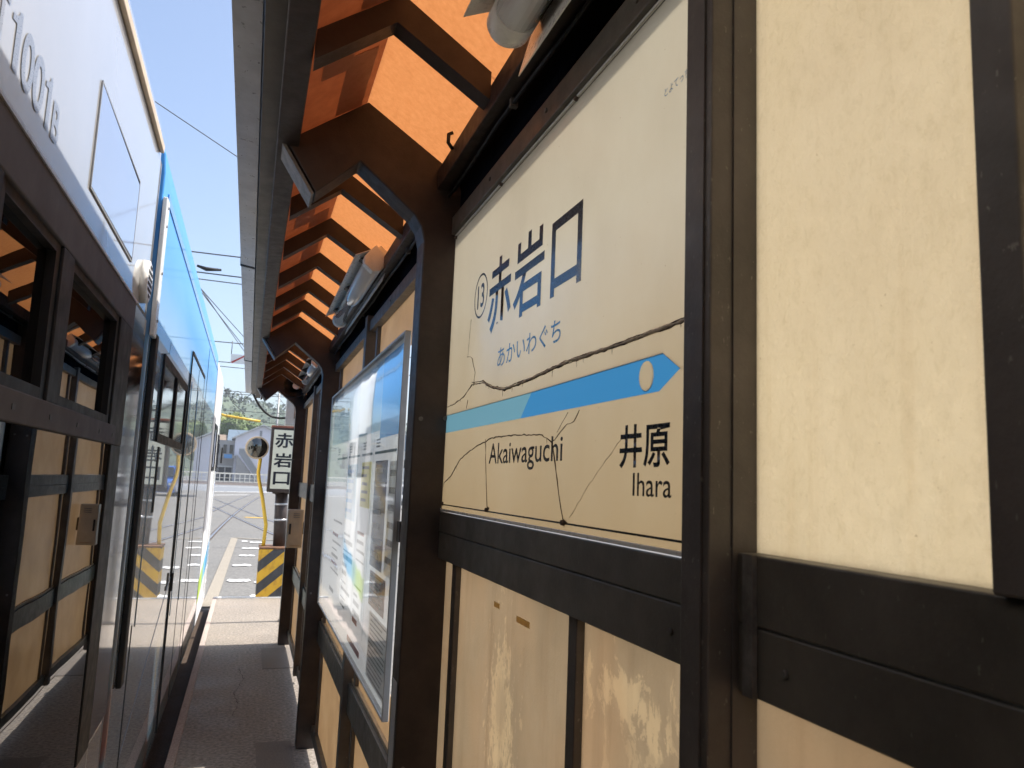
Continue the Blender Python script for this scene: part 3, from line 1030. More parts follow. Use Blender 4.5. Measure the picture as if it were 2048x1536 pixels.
sheet('map_print', 'map_print', 2.76, 4.40, 1.775, 2.035, XB - 0.0015, nb)
sheet('blue_field', 'sky_print', 2.325, 2.755, 1.745, 2.035, XB - 0.0015, nb)
for (a, b) in ((2.40, 2.84), (2.90, 3.18), (3.24, 3.62), (3.68, 4.1)):
    sheet('column_bar', 'teal', a, b, 1.690, 1.700, XB - 0.0015, nb)
    for j in range(3):
        sheet('print_row', 'grey_print', b - 0.11, b - 0.02, 1.715 + 0.012 * j, 1.721 + 0.012 * j, XB - 0.0015, nb)
for y in (2.87, 3.21, 3.65):
    sheet('column_rule', 'mid_grey', y, y + 0.006, 1.02, 1.75, XB - 0.0015, nb)
rr = random.Random(11)
for col in ((2.92, 3.17), (3.25, 3.6), (3.7, 4.08)):
    z = 1.38
    while z > 1.02:
        if rr.random() < 0.8:
            L = rr.uniform(0.4, 1.0)
            sheet('print_row', 'grey_print' if rr.random() < 0.85 else 'red_print', col[1] - (col[1] - col[0]) * L, col[1], z, z + rr.uniform(0.006, 0.02), XB - 0.0015, nb)
        z -= 0.034
sheet('red_bar', 'red_print', 2.92, 3.28, 0.945, 0.968, XB - 0.0015, nb)
MB().add([(0.423, 2.3095, 0.9135), (0.423, 4.4805, 0.9135), (0.423, 4.4805, 2.0515), (0.423, 2.3095, 2.0515)], [(0, 3, 2, 1)]).build('glass_pane', 'board_glass', nb)


def poster(name, label, mat, y0, y1, z0, z1, rows, rowmat, x=XB - 0.0045):
    o = thing(name, label, 'poster', (x, (y0 + y1) / 2, z0))
    sheet('paper', mat, y0, y1, z0, z1, x, o)
    r_ = random.Random(name + mat)
    for j in range(rows):
        zz = z1 - (z1 - z0) * (j + 0.7) / (rows + 0.6)
        h = (z1 - z0) / rows * 0.33
        w_ = r_.uniform(0.5, 0.85) * (y1 - y0)
        m_ = r_.uniform(0.05, 0.12) * (y1 - y0)
        sheet('print_row', rowmat, y1 - m_ - w_, y1 - m_, zz - h / 2, zz + h / 2, x - 0.0013, o)
    return o


poster('notice_poster', 'yellow paper notice in the middle of the glazed board', 'yellow_paper', 2.88, 3.14, 1.49, 1.665, 5, 'grey_print')
poster('notice_poster', 'navy blue poster in a plastic sleeve at the near end of the board', 'navy_print', 2.53, 2.79, 1.30, 1.665, 7, 'paper')
poster('notice_poster', 'maroon poster below the navy one on the board', 'maroon_print', 2.44, 2.76, 1.17, 1.285, 4, 'paper')
poster('notice_poster', 'white timetable sheet with dense grey rows at the bottom of the board', 'board_paper', 2.34, 2.72, 0.94, 1.155, 14, 'grey_print')
poster('notice_poster', 'narrow white notice with grey border right beside the frame', 'board_paper', 2.325, 2.50, 1.30, 1.66, 6, 'grey_print', XB - 0.003)
poster('notice_poster', 'pale sheet with blue photo at the far half of the board', 'map_print', 3.27, 3.6, 1.42, 1.66, 5, 'sky_print')

# ------------------------------------------------------------------ tube lights under the roof
un = Vector((0.77, 0, -0.64))
nn = Vector((-0.64, 0, -0.77))


def tube_light(label, y0, cx=0.39, cz=2.42):
    L = 1.22
    o = thing('tube_light', label, 'light fixture', (0.372, y0, 2.42), 'tube lights under the shelter roof')
    c0 = Vector((cx, 0, cz))

    def q(u, n_, y):
        p = c0 + un * u + nn * n_
        return (p.x, y, p.z)

    def pr(poly, a, b):
        mb = MB()
        k = len(poly)
        mb.add([q(u, n_, a) for u, n_ in poly] + [q(u, n_, b) for u, n_ in poly],
               [tuple(range(k)), tuple(range(2 * k - 1, k - 1, -1))] + [(i, i + k, (i + 1) % k + k, (i + 1) % k) for i in range(k)])
        return mb
    pr([(-0.028, -0.062), (0.028, -0.062), (0.028, -0.030), (-0.028, -0.030)], y0 + 0.02, y0 + L - 0.02).build('channel', 'lamp_white', o)
    for s in (-1, 1):
        pr([(s * 0.0285, -0.058), (s * 0.070, 0.031), (s * 0.0685, 0.032), (s * 0.0283, -0.052)], y0 + 0.03, y0 + L + 0.02).build('reflector', 'lamp_white', o)
    r_ = 0.037
    mb = MB()
    mb.tube([q(0, 0, y0 + 0.05), q(0, 0, y0 + L - 0.03)], r_, 24)
    mb.build('tube_cover', 'tube', o)
    mb = MB()
    mb.tube([q(0, 0, y0 + L - 0.06), q(0, 0, y0 + L - 0.012), q(0, 0, y0 + L), q(0, 0, y0 + L + 0.004)], [r_ + 0.003, r_ + 0.003, r_ - 0.004, 0.012], 24)
    cap = mb.build('end_cap', 'lamp_white', o)
    MB().tube([q(0.01, 0.02, y0 + L - 0.004), q(0.01, 0.02, y0 + L + 0.004)], 0.005, 8).build('screw', 'mid_grey', cap)
    pr([(-0.040, -0.045), (0.040, -0.045), (0.040, 0.02), (0.022, 0.041), (-0.022, 0.041), (-0.040, 0.02)], y0, y0 + 0.05).build('end_block', 'lamp_white', o, 0.004)
    mb = MB()
    p0 = Vector(q(0.025, -0.04, y0 + 0.02))
    mb.tube([p0, p0 + Vector((0.02, -0.02, 0.01)), p0 + Vector((0.045, -0.01, 0.035)), p0 + Vector((0.05, 0.02, 0.0))], 0.004, 6)
    mb.build('cord', 'black', o)
    return o


for lb, y, cx, cz in (('white tube light with flared reflector above the station sign, nearest of the row', -0.02, 0.366, 2.392),
                      ('white tube light with tan end block above the notice board', 2.83, 0.39, 2.42),
                      ('small distant tube light beside the horn loudspeaker', 5.74, 0.415, 2.44)):
    tube_light(lb, y, cx, cz)

# ------------------------------------------------------------------ things at the shelter's far end
sp = thing('loudspeaker', 'round dark horn loudspeaker hanging under the far end of the shelter roof', 'loudspeaker', (0.36, 7.8, 2.49))
mb = MB()
hx, hz, hy = 0.358, 2.452, 7.5
prof = [(0.0, 0.115), (0.02, 0.112), (0.09, 0.07), (0.16, 0.045), (0.24, 0.05), (0.30, 0.05)]
dvec = Vector((0.18, 1.0, 0.02)).normalized()
P = [Vector((hx, hy, hz)) + dvec * a for a, b in prof]
mb.tube(P, [b for a, b in prof], 24, caps=False)
mb.build('horn', 'scuffed', sp)
mb = MB()
P = [Vector((hx, hy, hz)) + dvec * a for a in (0.001, 0.06, 0.14)]
mb.tube(P, [0.105, 0.062, 0.03], 24, caps=False)
mb.build('throat', 'black', sp)
MB().tube([Vector((hx, hy, hz)) + dvec * 0.02, Vector((hx, hy, hz)) + dvec * 0.10], [0.034, 0.03], 16).build('driver_plug', 'lamp_white', sp)
MB().tube([(hx + 0.04, hy + 0.2, hz + 0.04), (hx + 0.05, hy + 0.2, 2.47)], 0.012, 8).build('bracket', 'black', sp)

jb = thing('junction_box', 'weathered grey junction box high on the slim post beyond the canopy', 'electrical box', (0.40, 9.05, 2.165))
box('body', 'light_grey', (0.345, 0.462, 9.0, 9.16, 2.165, 2.465), jb, 0.006)
box('door', 'light_grey', (0.350, 0.457, 8.992, 8.9995, 2.172, 2.458), jb, 0.003)
MB().tube([(0.440, 8.986, 2.24), (0.440, 8.986, 2.39)], 0.004, 6).build('hinge', 'rust', jb)
ep = thing('equipment_pole', 'slim dark steel post standing just beyond the end of the canopy', 'post', (0.50, 9.08, 0))
box('shaft', 'steel', (0.468, 0.530, 9.05, 9.11, 0.0, 2.62), ep, 0.004)
box('foot', 'steel', (0.44, 0.56, 9.02, 9.14, 0.0055, 0.014), ep)
cb = thing('control_box', 'beige louvred control box with dark slot at the far end of the shelter wall', 'control box', (0.42, 7.0, 0.985))
box('body', 'cream_metal', (0.350, 0.483, 6.95, 7.05, 0.985, 1.310), cb, 0.008)
for j in range(3):
    box('louvre', 'mid_grey', (0.398, 0.452, 6.944, 6.9495, 1.243 + j * 0.015, 1.249 + j * 0.015), cb)
box('wall_bracket', 'steel', (0.484, 0.498, 6.97, 7.03, 1.10, 1.2), cb)
box('slot', 'dark_open', (0.368, 0.384, 6.944, 6.9495, 1.10, 1.19), cb)
box('bottom_lip', 'lamp_tan', (0.38, 0.46, 6.944, 6.9495, 1.003, 1.009), cb)
ca = MB()
pts = []
for i in range(15):
    t = i / 14
    pts.append((-0.03 + 0.372 * t ** 1.15, 8.84 + 0.24 * t, 2.50 - 0.25 * t + 0.15 * (t - 1) * t - 0.06 * math.sin(math.pi * t)))
ca.tube(pts, 0.012, 8)
tag(ca.build('drain_cable', 'black'), 'thick black cable sagging from the gutter end to the junction box', 'cable')

# striped block with pillar, boxed name sign and traffic mirror
hb = thing('hazard_block', 'yellow and black striped concrete block at the platform end', 'barrier block', (0.4, 11.0, 0))
box('block', 'hazard', (0.216, 0.600, 10.79, 11.2, 0.0, 0.625), hb, 0.006)
box('top_plate', 'rust', (0.210, 0.606, 10.784, 11.206, 0.626, 0.652), hb, 0.004)
pl = thing('sign_pillar', 'thick brown steel pillar with two metal bands standing on the striped block', 'pillar', (0.47, 11.0, 0.652))
MB().tube([(0.470, 11.0, 0.653), (0.448, 11.0, 1.42)], 0.083, 20).build('tube', 'rafter', pl)
for z in (0.99, 1.20):
    MB().tube([(0.470 - (z - 0.653) * 0.0287, 11.0, z), (0.470 - (z + 0.025 - 0.653) * 0.0287, 11.0, z + 0.025)], 0.086, 20).build('band', 'zinc', pl)
MB().box(0.33, 0.57, 10.93, 11.07, 1.3505, 1.372).build('bracket', 'rafter', pl)
for s in (0.36, 0.53):
    MB().tube([(0.45, 10.98, 1.27), (s, 10.98, 1.36)], 0.012, 6).build('brace', 'rafter', pl)
ns = thing('name_sign_box', 'upright boxed sign with three dark Japanese characters on cream face', 'sign', (0.45, 10.85, 1.372))
box('case', 'rafter', (0.248, 0.64, 10.74, 11.06, 1.373, 2.235), ns, 0.006)
box('cap', 'red_brown', (0.244, 0.644, 10.735, 11.064, 2.2355, 2.262), ns, 0.004)
box('face', 'sign_plate', (0.282, 0.618, 10.733, 10.7395, 1.420, 2.205), ns, 0.003)
for ch, z0, z1, xa, xb in (('赤', 1.965, 2.165, 0.300, 0.540), ('岩', 1.705, 1.895, 0.302, 0.538), ('口', 1.475, 1.645, 0.312, 0.526)):
    lettering(ch, (lambda xa, xb, z0, z1: (lambda u, v: Vector((xa + (xb - xa) * u, 10.7318, z0 + (z1 - z0) * v))))(xa, xb, z0, z1), 'ink', ns, 0.022)
tm = thing('traffic_mirror', 'round convex mirror on a crooked yellow pole beside the striped block', 'mirror', (0.263, 10.9, 0.652))
MB().tube([(0.263, 10.95, 0.653), (0.268, 10.95, 0.73), (0.277, 10.95, 0.93), (0.205, 10.95, 1.28), (0.140, 10.95, 1.526), (0.124, 10.95, 1.63), (0.135, 10.95, 1.80), (0.12, 10.95, 1.90)],
          0.024, 12).build('pole', 'yellow', tm)
mb = MB()
cx_, cz_, rad = 0.082, 1.955, 0.150
n = 32
vv, ff = [], []
dirv = Vector((0.16, -1, -0.12)).normalized()
e1 = Vector((1, 0, 0)) - dirv * dirv.x
e1.normalize()
e2 = dirv.cross(e1)
if e2.z < 0:
    e2 = -e2
cen = Vector((cx_, 10.90, cz_))
rings = 7
for j in range(rings + 1):
    rj = rad * j / rings
    for i in range(n):
        a = 2 * math.pi * i / n
        vv.append(cen + e1 * rj * math.cos(a) + e2 * rj * math.sin(a) + dirv * 0.055 * (1 - (j / rings) ** 2))
for j in range(rings):
    for i in range(n):
        ff.append((j * n + i, j * n + (i + 1) % n, (j + 1) * n + (i + 1) % n, (j + 1) * n + i))
mb.add(vv, ff)
mb.smooth = True
mb.build('convex_face', 'mirror', tm)
mb = MB()
mb.tube([cen + dirv * 0.012, cen - dirv * 0.02, cen - dirv * 0.05], [rad + 0.003, rad + 0.003, 0.06], 32)
mb.build('back_shell', 'lamp_tan', tm)

# ------------------------------------------------------------------ tram
tr = thing('tram', 'white articulated tram with blue wrapped middle car standing along the platform', 'tram', (-1.58, 2.0, SZ))
XF = -0.38
XW = -2.78


def mirror_x(poly):
    return poly + [(XF + XW - x, z) for x, z in reversed(poly)]


upper = mirror_x([(XF, 2.125), (XF, 2.70), (XF - 0.006, 2.79), (XF - 0.03, 2.86), (XF - 0.09, 2.92), (XF - 0.25, 2.96)])
full = mirror_x([(XF + 0.0, 0.10), (XF, 2.70), (XF - 0.006, 2.77), (XF - 0.03, 2.83), (XF - 0.09, 2.89), (XF - 0.25, 2.93)])
# rear car
A0, A1 = -7.5, 2.84
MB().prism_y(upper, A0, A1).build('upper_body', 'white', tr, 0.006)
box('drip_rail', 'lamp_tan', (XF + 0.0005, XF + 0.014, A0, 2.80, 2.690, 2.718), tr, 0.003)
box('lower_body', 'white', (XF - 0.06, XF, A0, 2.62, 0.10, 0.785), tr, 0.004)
box('far_side', 'interior', (XW, XW + 0.05, A0, 2.84, 0.10, 2.12), tr)
box('floor', 'interior', (XW + 0.06, XF - 0.07, A0, 2.84, 0.28, 0.33), tr)
box('end_wall', 'interior', (XW + 0.06, XF - 0.09, 2.86, 2.90, 0.33, 2.9), tr)
for y in (-1.4, -0.5, 0.4, 1.3, 2.1):
    st = MB().box(-1.25, -0.55, y, y + 0.42, 0.335, 0.80).build('seat', 'seat', tr, 0.02)
    box('backrest', 'seat', (-1.25, -0.55, y - 0.08, y - 0.005, 0.80, 1.42), st, 0.02)
# window band
box('window_header', 'header', (XF - 0.05, XF + 0.003, A0, 2.62, 2.030, 2.121), tr, 0.003)
box('light_seam', 'zinc', (XF - 0.002, XF + 0.006, A0, 2.62, 2.118, 2.1245), tr)
sill = box('window_sill', 'header', (XF - 0.05, XF + 0.008, A0, 2.46, 1.668, 1.722), tr, 0.003)
for y in (1.43, 1.68, 1.93, 2.2, 2.4):
    MB().box(XF + 0.0085, XF + 0.0095, y, y + 0.018, 1.688, 1.698).build('screw_hole', 'dark_open', sill)
wins = [(-3.5, -2.0), (-1.95, -0.6), (-0.55, 1.22), (1.31, 1.64), (1.80, 2.36)]
for i, (a, b) in enumerate(wins):
    wf = MB()
    wf.box(XF - 0.035, XF - 0.004, a - 0.03, a, 1.7225, 2.0295)
    wf.box(XF - 0.035, XF - 0.004, b, b + 0.03, 1.7225, 2.0295)
    wf.box(XF - 0.035, XF - 0.004, a + 0.0005, b - 0.0005, 1.7225, 1.745)
    wf.box(XF - 0.035, XF - 0.004, a + 0.0005, b - 0.0005, 2.010, 2.0295)
    f = wf.build('window_frame', 'black_gloss', tr)
    MB().box(XF - 0.024, XF - 0.020, a + 0.001, b - 0.001, 1.7455, 2.0095).build('window_pane', 'tram_glass', f)
box('window_post', 'black_gloss', (XF - 0.04, XF + 0.002, 1.672, 1.768, 1.7225, 2.0295), tr, 0.003)
box('window_post', 'black_gloss', (XF - 0.04, XF + 0.002, 2.392, 2.62, 1.668, 2.0295), tr, 0.003)
box('window_post', 'black_gloss', (XF - 0.04, XF + 0.002, 1.252, 1.278, 1.7225, 2.0295), tr, 0.003)
# large lower panes
for (a, b) in ((-3.5, -0.6), (-0.595, 1.15), (1.155, 2.455)):
    MB().box(XF - 0.006, XF - 0.002, a, b, 0.79, 1.667).build('large_pane', 'tram_glass', tr)
box('pane_seam', 'black', (XF - 0.012, XF + 0.001, 2.4555, 2.62, 0.79, 1.667), tr)
box('corner_pillar', 'dark_glass', (XF - 0.05, XF + 0.001, 2.6205, 2.90, 0.80, 2.120), tr, 0.004)
box('corner_skirt', 'white', (XF - 0.05, XF, 2.6205, 2.86, 0.10, 0.798), tr, 0.004)
strip_g = MB().prism_x([(2.20, 0.12), (2.618, 0.12), (2.618, 0.70), (2.20, 0.56)], XF + 0.0008, XF + 0.0016).build('green_band', paint('lime_print', (0.38, 0.48, 0.10), 0.3, 0.1, 4, coat=0.5), tr)
# display window, vent and number
dw = MB().prism_x([(1.83, 2.212), (2.447, 2.218), (2.444, 2.443), (1.83, 2.452)], XF + 0.0006, XF + 0.003).build('display_window', 'dest_glass', tr, 0.0008)
fr = MB()
for b in ((1.825, 2.452, 2.206, 2.211), (1.825, 2.452, 2.4525, 2.4575)):
    fr.box(XF + 0.0005, XF + 0.0034, b[0], b[1], b[2], b[3])
for b in ((1.8235, 1.829, 2.2115, 2.452), (2.4475, 2.453, 2.2115, 2.452)):
    fr.box(XF + 0.0005, XF + 0.0034, b[0], b[1], b[2], b[3])
fr.build('display_frame', 'mid_grey', dw)
vn = MB().tube([(XF, 2.722, 2.213), (XF + 0.018, 2.722, 2.213), (XF + 0.022, 2.722, 2.213)], [0.072, 0.070, 0.060], 28).build('vent', 'lamp_white', tr)
for r_i in range(6):
    for c_i in range(4):
        yy = 2.722 + (c_i - 1.5) * 0.024
        zz = 2.213 + (r_i - 2.5) * 0.019
        if (yy - 2.722) ** 2 + (zz - 2.213) ** 2 < 0.052 ** 2:
            MB().box(XF + 0.0222, XF + 0.0234, yy - 0.008, yy + 0.008, zz - 0.005, zz + 0.005).build('vent_slot', 'dark_open', vn)


def tmap(y0, y1, z0, z1):
    return lambda u, v: Vector((XF + 0.0012, y0 + (y1 - y0) * u, z0 + (z1 - z0) * v))


def numeral_one(fn, mat, parent):
    pts_ = [(0.46, 0), (1, 0), (1, 1), (0.70, 1), (0.58, 0.90), (0.36, 0.84), (0.0, 0.82), (0.0, 0.70), (0.46, 0.73)]
    return MB().add([fn(u, v) for u, v in pts_], [tuple(range(len(pts_)))]).build('fleet_number', mat, parent)


for ch, a, b, z0, z1 in (('T', 1.155, 1.212, 2.180, 2.273), ('1', 1.228, 1.272, 2.180, 2.275), ('0', 1.287, 1.352, 2.177, 2.272), ('0', 1.352, 1.418, 2.176, 2.271), ('1', 1.425, 1.463, 2.176, 2.270),
                         ('B', 1.484, 1.534, 2.175, 2.245)):
    if ch == '1':
        numeral_one(tmap(a, b, z0, z1), 'grey_ink', tr)
        continue
    lettering(ch, tmap(a, b, z0, z1), 'grey_ink', tr, 0.022, 'fleet_number')
# joint
bl = MB()
for i in range(6):
    y = 2.91 + i * 0.0155
    bl.prism_y(mirror_x([(XF - 0.014 - 0.012 * (i % 2), 0.3), (XF - 0.014 - 0.012 * (i % 2), 2.72), (XF - 0.07, 2.86)]), y, y + 0.0152)
bl.build('bellows', 'mid_grey', tr)
# middle car
B0, B1 = 3.0, 8.25
mid = MB().prism_y(full, B0, B1).build('middle_body', 'wrap', tr, 0.006)
box('end_frame', 'lamp_white', (XF + 0.001, XF + 0.018, 2.985, 3.06, 2.08, 2.60), mid, 0.004)
for z in (2.14, 2.32, 2.5, 2.57):
    MB().tube([(XF + 0.017, 3.025, z), (XF + 0.022, 3.025, z)], 0.006, 8).build('rivet', 'mid_grey', mid)
box('rubber_strip', 'black', (XF + 0.001, XF + 0.02, 3.062, 3.13, 0.84, 2.10), mid, 0.004)
box('roof_stripe', 'stripe_blue', (XF + 0.0008, XF + 0.004, 3.13, 8.22, 2.625, 2.66), mid)


def flush_window(parent, a, b, z0, z1, fw=0.03, pane='dark_glass', split=None):
    wf = MB()
    x0, x1 = XF + 0.0005, XF + 0.009
    wf.box(x0, x1, a, a + fw, z0, z1)
    wf.box(x0, x1, b - fw, b, z0, z1)
    wf.box(x0, x1, a + fw + 0.0004, b - fw - 0.0004, z0, z0 + fw)
    wf.box(x0, x1, a + fw + 0.0004, b - fw - 0.0004, z1 - fw, z1)
    if split:
        wf.box(x0, x1 + 0.002, split - 0.03, split + 0.03, z0 + fw + 0.0004, z1 - fw - 0.0004)
    f = wf.build('window_frame', 'black_gloss', parent)
    MB().box(XF + 0.0003, XF + 0.0035, a + fw + 0.0006, b - fw - 0.0006, z0 + fw + 0.0006, z1 - fw - 0.0006).build('window_pane', pane, f)
    return f


flush_window(mid, 3.50, 4.78, 1.72, 2.09, 0.035, split=4.12)
MB().box(XF + 0.0003, XF + 0.0028, 3.45, 4.80, 0.98, 1.70).build('large_pane', 'wrap', mid)
box('pane_post', 'black_gloss', (XF + 0.0029, XF + 0.006, 3.62, 3.66, 1.42, 1.70), mid)
dr = box('door', 'wrap', (XF + 0.0006, XF + 0.006, 4.98, 6.22, 0.14, 2.30), mid)
box('door_seal', 'black', (XF + 0.001, XF + 0.007, 4.950, 4.974, 0.12, 2.325), dr, 0.002)
box('door_seal', 'black', (XF + 0.001, XF + 0.007, 6.226, 6.246, 0.12, 2.325), dr, 0.002)
box('door_seal', 'black', (XF + 0.001, XF + 0.010, 4.9745, 6.2255, 2.303, 2.325), dr, 0.002)
box('door_seal', 'black', (XF + 0.0062, XF + 0.0075, 5.59, 5.602, 0.15, 2.29), dr)
for (a, b) in ((5.06, 5.54), (5.66, 6.16)):
    MB().box(XF + 0.0062, XF + 0.0085, a, b, 0.75, 2.15).build('door_pane', 'wrap', dr)
box('door_handle', 'black', (XF + 0.0065, XF + 0.02, 4.86, 4.89, 0.92, 1.02), mid, 0.003)
box('body_seam', 'black', (XF + 0.0005, XF + 0.002, 6.62, 6.635, 0.12, 2.6), mid)
box('body_seam', 'black', (XF + 0.0005, XF + 0.002, 3.36, 3.368, 0.35, 1.0), mid)
MB().prism_x([(3.36, 0.50), (3.36, 0.508), (4.9, 0.995), (4.9, 0.985)], XF + 0.0006, XF + 0.0018).build('body_seam', 'grey_ink', mid)
box('joint', 'black', (XW + 0.1, XF - 0.03, 8.252, 8.33, 0.2, 2.8), tr)
# front cab with rounded nose
cab = MB()
prof = [(XF, 0.10), (XF, 2.66), (XF - 0.006, 2.73), (XF - 0.03, 2.79), (XF - 0.09, 2.85), (XF - 0.25, 2.89)]
path = [(8.335, 0.0), (10.2, 0.0), (10.7, 0.02), (11.1, 0.09), (11.4, 0.22), (11.62, 0.42), (11.78, 0.70), (11.86, 1.0), (11.88, 1.2)]
npf = len(prof)
allv = []
for (yy, ins) in path:
    for (x, z) in prof:
        lean = max(0, z - 1.0) * 0.16 * (1 if ins > 0.05 else ins / 0.05)
        allv.append((x - ins, yy - lean * min(1, ins * 2.2), z))
ffs = []
for i in range(len(path) - 1):
    for j in range(npf - 1):
        ffs.append((i * npf + j, (i + 1) * npf + j, (i + 1) * npf + j + 1, i * npf + j + 1))
cab.add(allv, ffs)
mx = [(XF + XW - x, y_, z_) for x, y_, z_ in allv]
cab.add(mx, [tuple(reversed(f)) for f in ffs])
# roof deck and rear closing
tops = [i * npf + npf - 1 for i in range(len(path))]
no = len(allv)
cab.f += [(tops[i], tops[i + 1], tops[i + 1] + no, tops[i] + no) for i in range(len(path) - 1)]
cab.f += [tuple(list(range(npf)) + [no + k for k in reversed(range(npf))])]
cab.smooth = True
cabo = cab.build('front_cab', 'cab', tr)
flush_window(cabo, 8.75, 9.35, 1.62, 2.12, 0.04)
flush_window(cabo, 9.75, 10.15, 1.62, 2.05, 0.04)
box('body_seam', 'black', (XF + 0.0005, XF + 0.002, 9.5, 9.515, 0.12, 2.6), cabo)
box('side_mirror', 'black', (XF + 0.03, XF + 0.05, 10.35, 10.45, 1.72, 1.92), cabo, 0.006)
box('roof_equipment', 'light_grey', (-2.4, -0.62, -1.0, 2.7, 2.965, 3.18), tr, 0.02)

# ------------------------------------------------------------------ overhead wires and poles
def wire(name, pts, r, label, cat, group=None, mat='wire', sag=0.0):
    P = []
    a, b = Vector(pts[0]), Vector(pts[-1])
    if len(pts) == 2:
        for i in range(13):
            t = i / 12
            p = a.lerp(b, t)
            p.z -= sag * 4 * t * (1 - t)
            P.append(p)
    else:
        P = [Vector(p) for p in pts]
    return tag(MB().tube(P, r, 6).build(name, mat), label, cat, group)


GW = 'overhead wires above the tracks'
LW = 'thin dark overhead wire crossing the sky between the tram and the shelter'
wire('overhead_wire', [(-9, 20, 13.9), (6, 20, 5.95)], 0.012, 'steep single wire high above the tram roof, uppermost in the sky', 'wire')
for (y, zl, zr, sg_) in ((20, 7.0, 7.12, 0.05), (20, 6.52, 6.42, -0.02), (26, 7.9, 7.75, 0.1), (31, 6.62, 6.7, 0.08), (34, 6.28, 6.36, 0.1), (44, 7.5, 7.3, 0.1), (48, 6.35, 6.5, 0.15),
                         (58, 7.6, 7.5, 0.15), (70, 7.1, 7.2, 0.2), (80, 6.6, 6.5, 0.2)):
    wire('overhead_wire', [(-8, y, zl), (8, y, zr)], 0.013 + 0.00013 * y, LW, 'wire', GW, sag=sg_)
for (a, b) in (((-4.2, 14, 8.1), (2.0, 44, 6.4)), ((-3.6, 14, 7.8), (1.6, 50, 6.8)), ((-3.2, 14, 7.6), (2.4, 60, 6.6)), ((-2.4, 24, 5.9), (-1.3, 90, 6.0))):
    wire('overhead_wire', [a, b], 0.014, 'thin overhead wire slanting down along the street between tram and shelter', 'wire', 'slanting overhead wires', sag=0.2)
tag(MB().tube([(-1.62, 20, 6.66), (-1.4, 20, 6.60), (-1.05, 20, 6.62)], [0.03, 0.055, 0.03], 8).build('wire_insulator', 'black'), 'dark insulator bar on a wire just right of the tram roof', 'insulator')
# hanging route plate
hp = thing('hanging_plate', 'small white plate with red diagonal stripe hung from the overhead wires', 'sign', (-0.48, 20, 4.25))
box('plate', 'paper', (-0.645, -0.318, 19.98, 20.0, 4.30, 4.53), hp)
MB().prism_y([(-0.64, 4.33), (-0.60, 4.305), (-0.322, 4.49), (-0.322, 4.525)], 19.974, 19.979).build('stripe', 'red_print', hp)
for x in (-0.64, -0.325):
    MB().tube([(x, 19.99, 4.53), (x, 19.99, 4.86)], 0.01, 6).build('hanger', 'wire', hp)
lp = MB()
cpts = [(-0.62 + 0.17 * math.cos(a), 30, 4.40 + 0.22 * math.sin(a)) for a in [2 * math.pi * i / 20 - 0.7 for i in range(20)]]
lp.tube(cpts, 0.014, 6)
lp.tube([(-1.25, 30, 4.95), (-0.75, 30, 4.18), (-0.30, 30, 3.8)], 0.012, 6)
lp.tube([(-0.48, 30, 4.2), (0.1, 30, 4.85)], 0.012, 6)
tag(lp.build('wire_loop', 'wire'), 'coiled loop of wire hanging below the overhead lines', 'wire coil')
yg = MB()
yg.tube([(-6, 60, 6.9), (-2.0, 60, 5.79), (-0.7, 60, 5.65), (0.52, 60, 5.52)], 0.09, 10)
tag(yg.build('yellow_wire_guard', 'yellow'), 'yellow tubular cover on a wire stretched in front of the trees', 'wire guard')
wire('guard_wire', [(0.52, 60, 5.52), (9, 60, 5.0)], 0.02, 'thin wire continuing right from the yellow wire cover', 'wire', sag=0.1)
pole = thing('utility_pole', 'tall thin grey pole rising behind the boxed sign', 'pole', (3.75, 130, SZ))
MB().tube([(3.75, 130, SZ), (3.70, 130, 15.0)], [0.2, 0.12], 10).build('shaft', 'mast', pole)
MB().tube([(3.2, 130, 13.6), (4.2, 130, 13.6)], 0.06, 6).build('crossarm', 'mast', pole)
for lb, x, y, h in (('steel catenary mast to the right of the platform', 7.6, 20, 8.0), ('steel catenary mast farther along the right of the street', 8.0, 44, 8.5),
                    ('steel catenary mast on the left, behind the tram', -8.0, 30, 8.5)):
    o = thing('catenary_mast', lb, 'mast', (x, y, SZ))
    MB().tube([(x, y, SZ), (x, y, h)], [0.14, 0.10], 10).build('shaft', 'mast', o)
    MB().tube([(x, y, h - 0.6), (x - 1.5 if x > 0 else x + 1.5, y, h - 0.5)], 0.04, 6).build('bracket_arm', 'mast', o)

# ------------------------------------------------------------------ far side: fence, houses, trees, hill
fe = thing('guard_fence', 'long cream white guard fence along the far side of the road', 'fence', (0, 125, SZ))
fy = lambda x: 125 + 0.25 * x
mb = MB()
mb.box(-30, 30, 0, 0.3, SZ, 0.25)
base = mb
def skew(mb_):
    mb_.v = [(x, y + fy(x), z) for x, y, z in mb_.v]
    return mb_
skew(base).build('kerb_wall', 'kerb', fe)
for (z0, z1) in ((1.48, 1.66), (0.30, 0.42), (0.86, 0.92)):
    skew(MB().box(-30, 30, 0.02, 0.10, z0, z1)).build('rail', 'fence_white', fe)
x = -30
pm = None
while x <= 30:
    if pm is None:
        pm = MB().box(-0.07, 0.07, -0.02, 0.12, 0.25, 1.62)
        po = pm.build('picket', 'fence_white', fe)
        po.location = Vector((x, fy(x), 0)) - Vector(fe.location)
    else:
        c = po.copy()
        C.objects.link(c)
        c.location = Vector((x, fy(x), 0)) - Vector(fe.location)
    x += 0.72

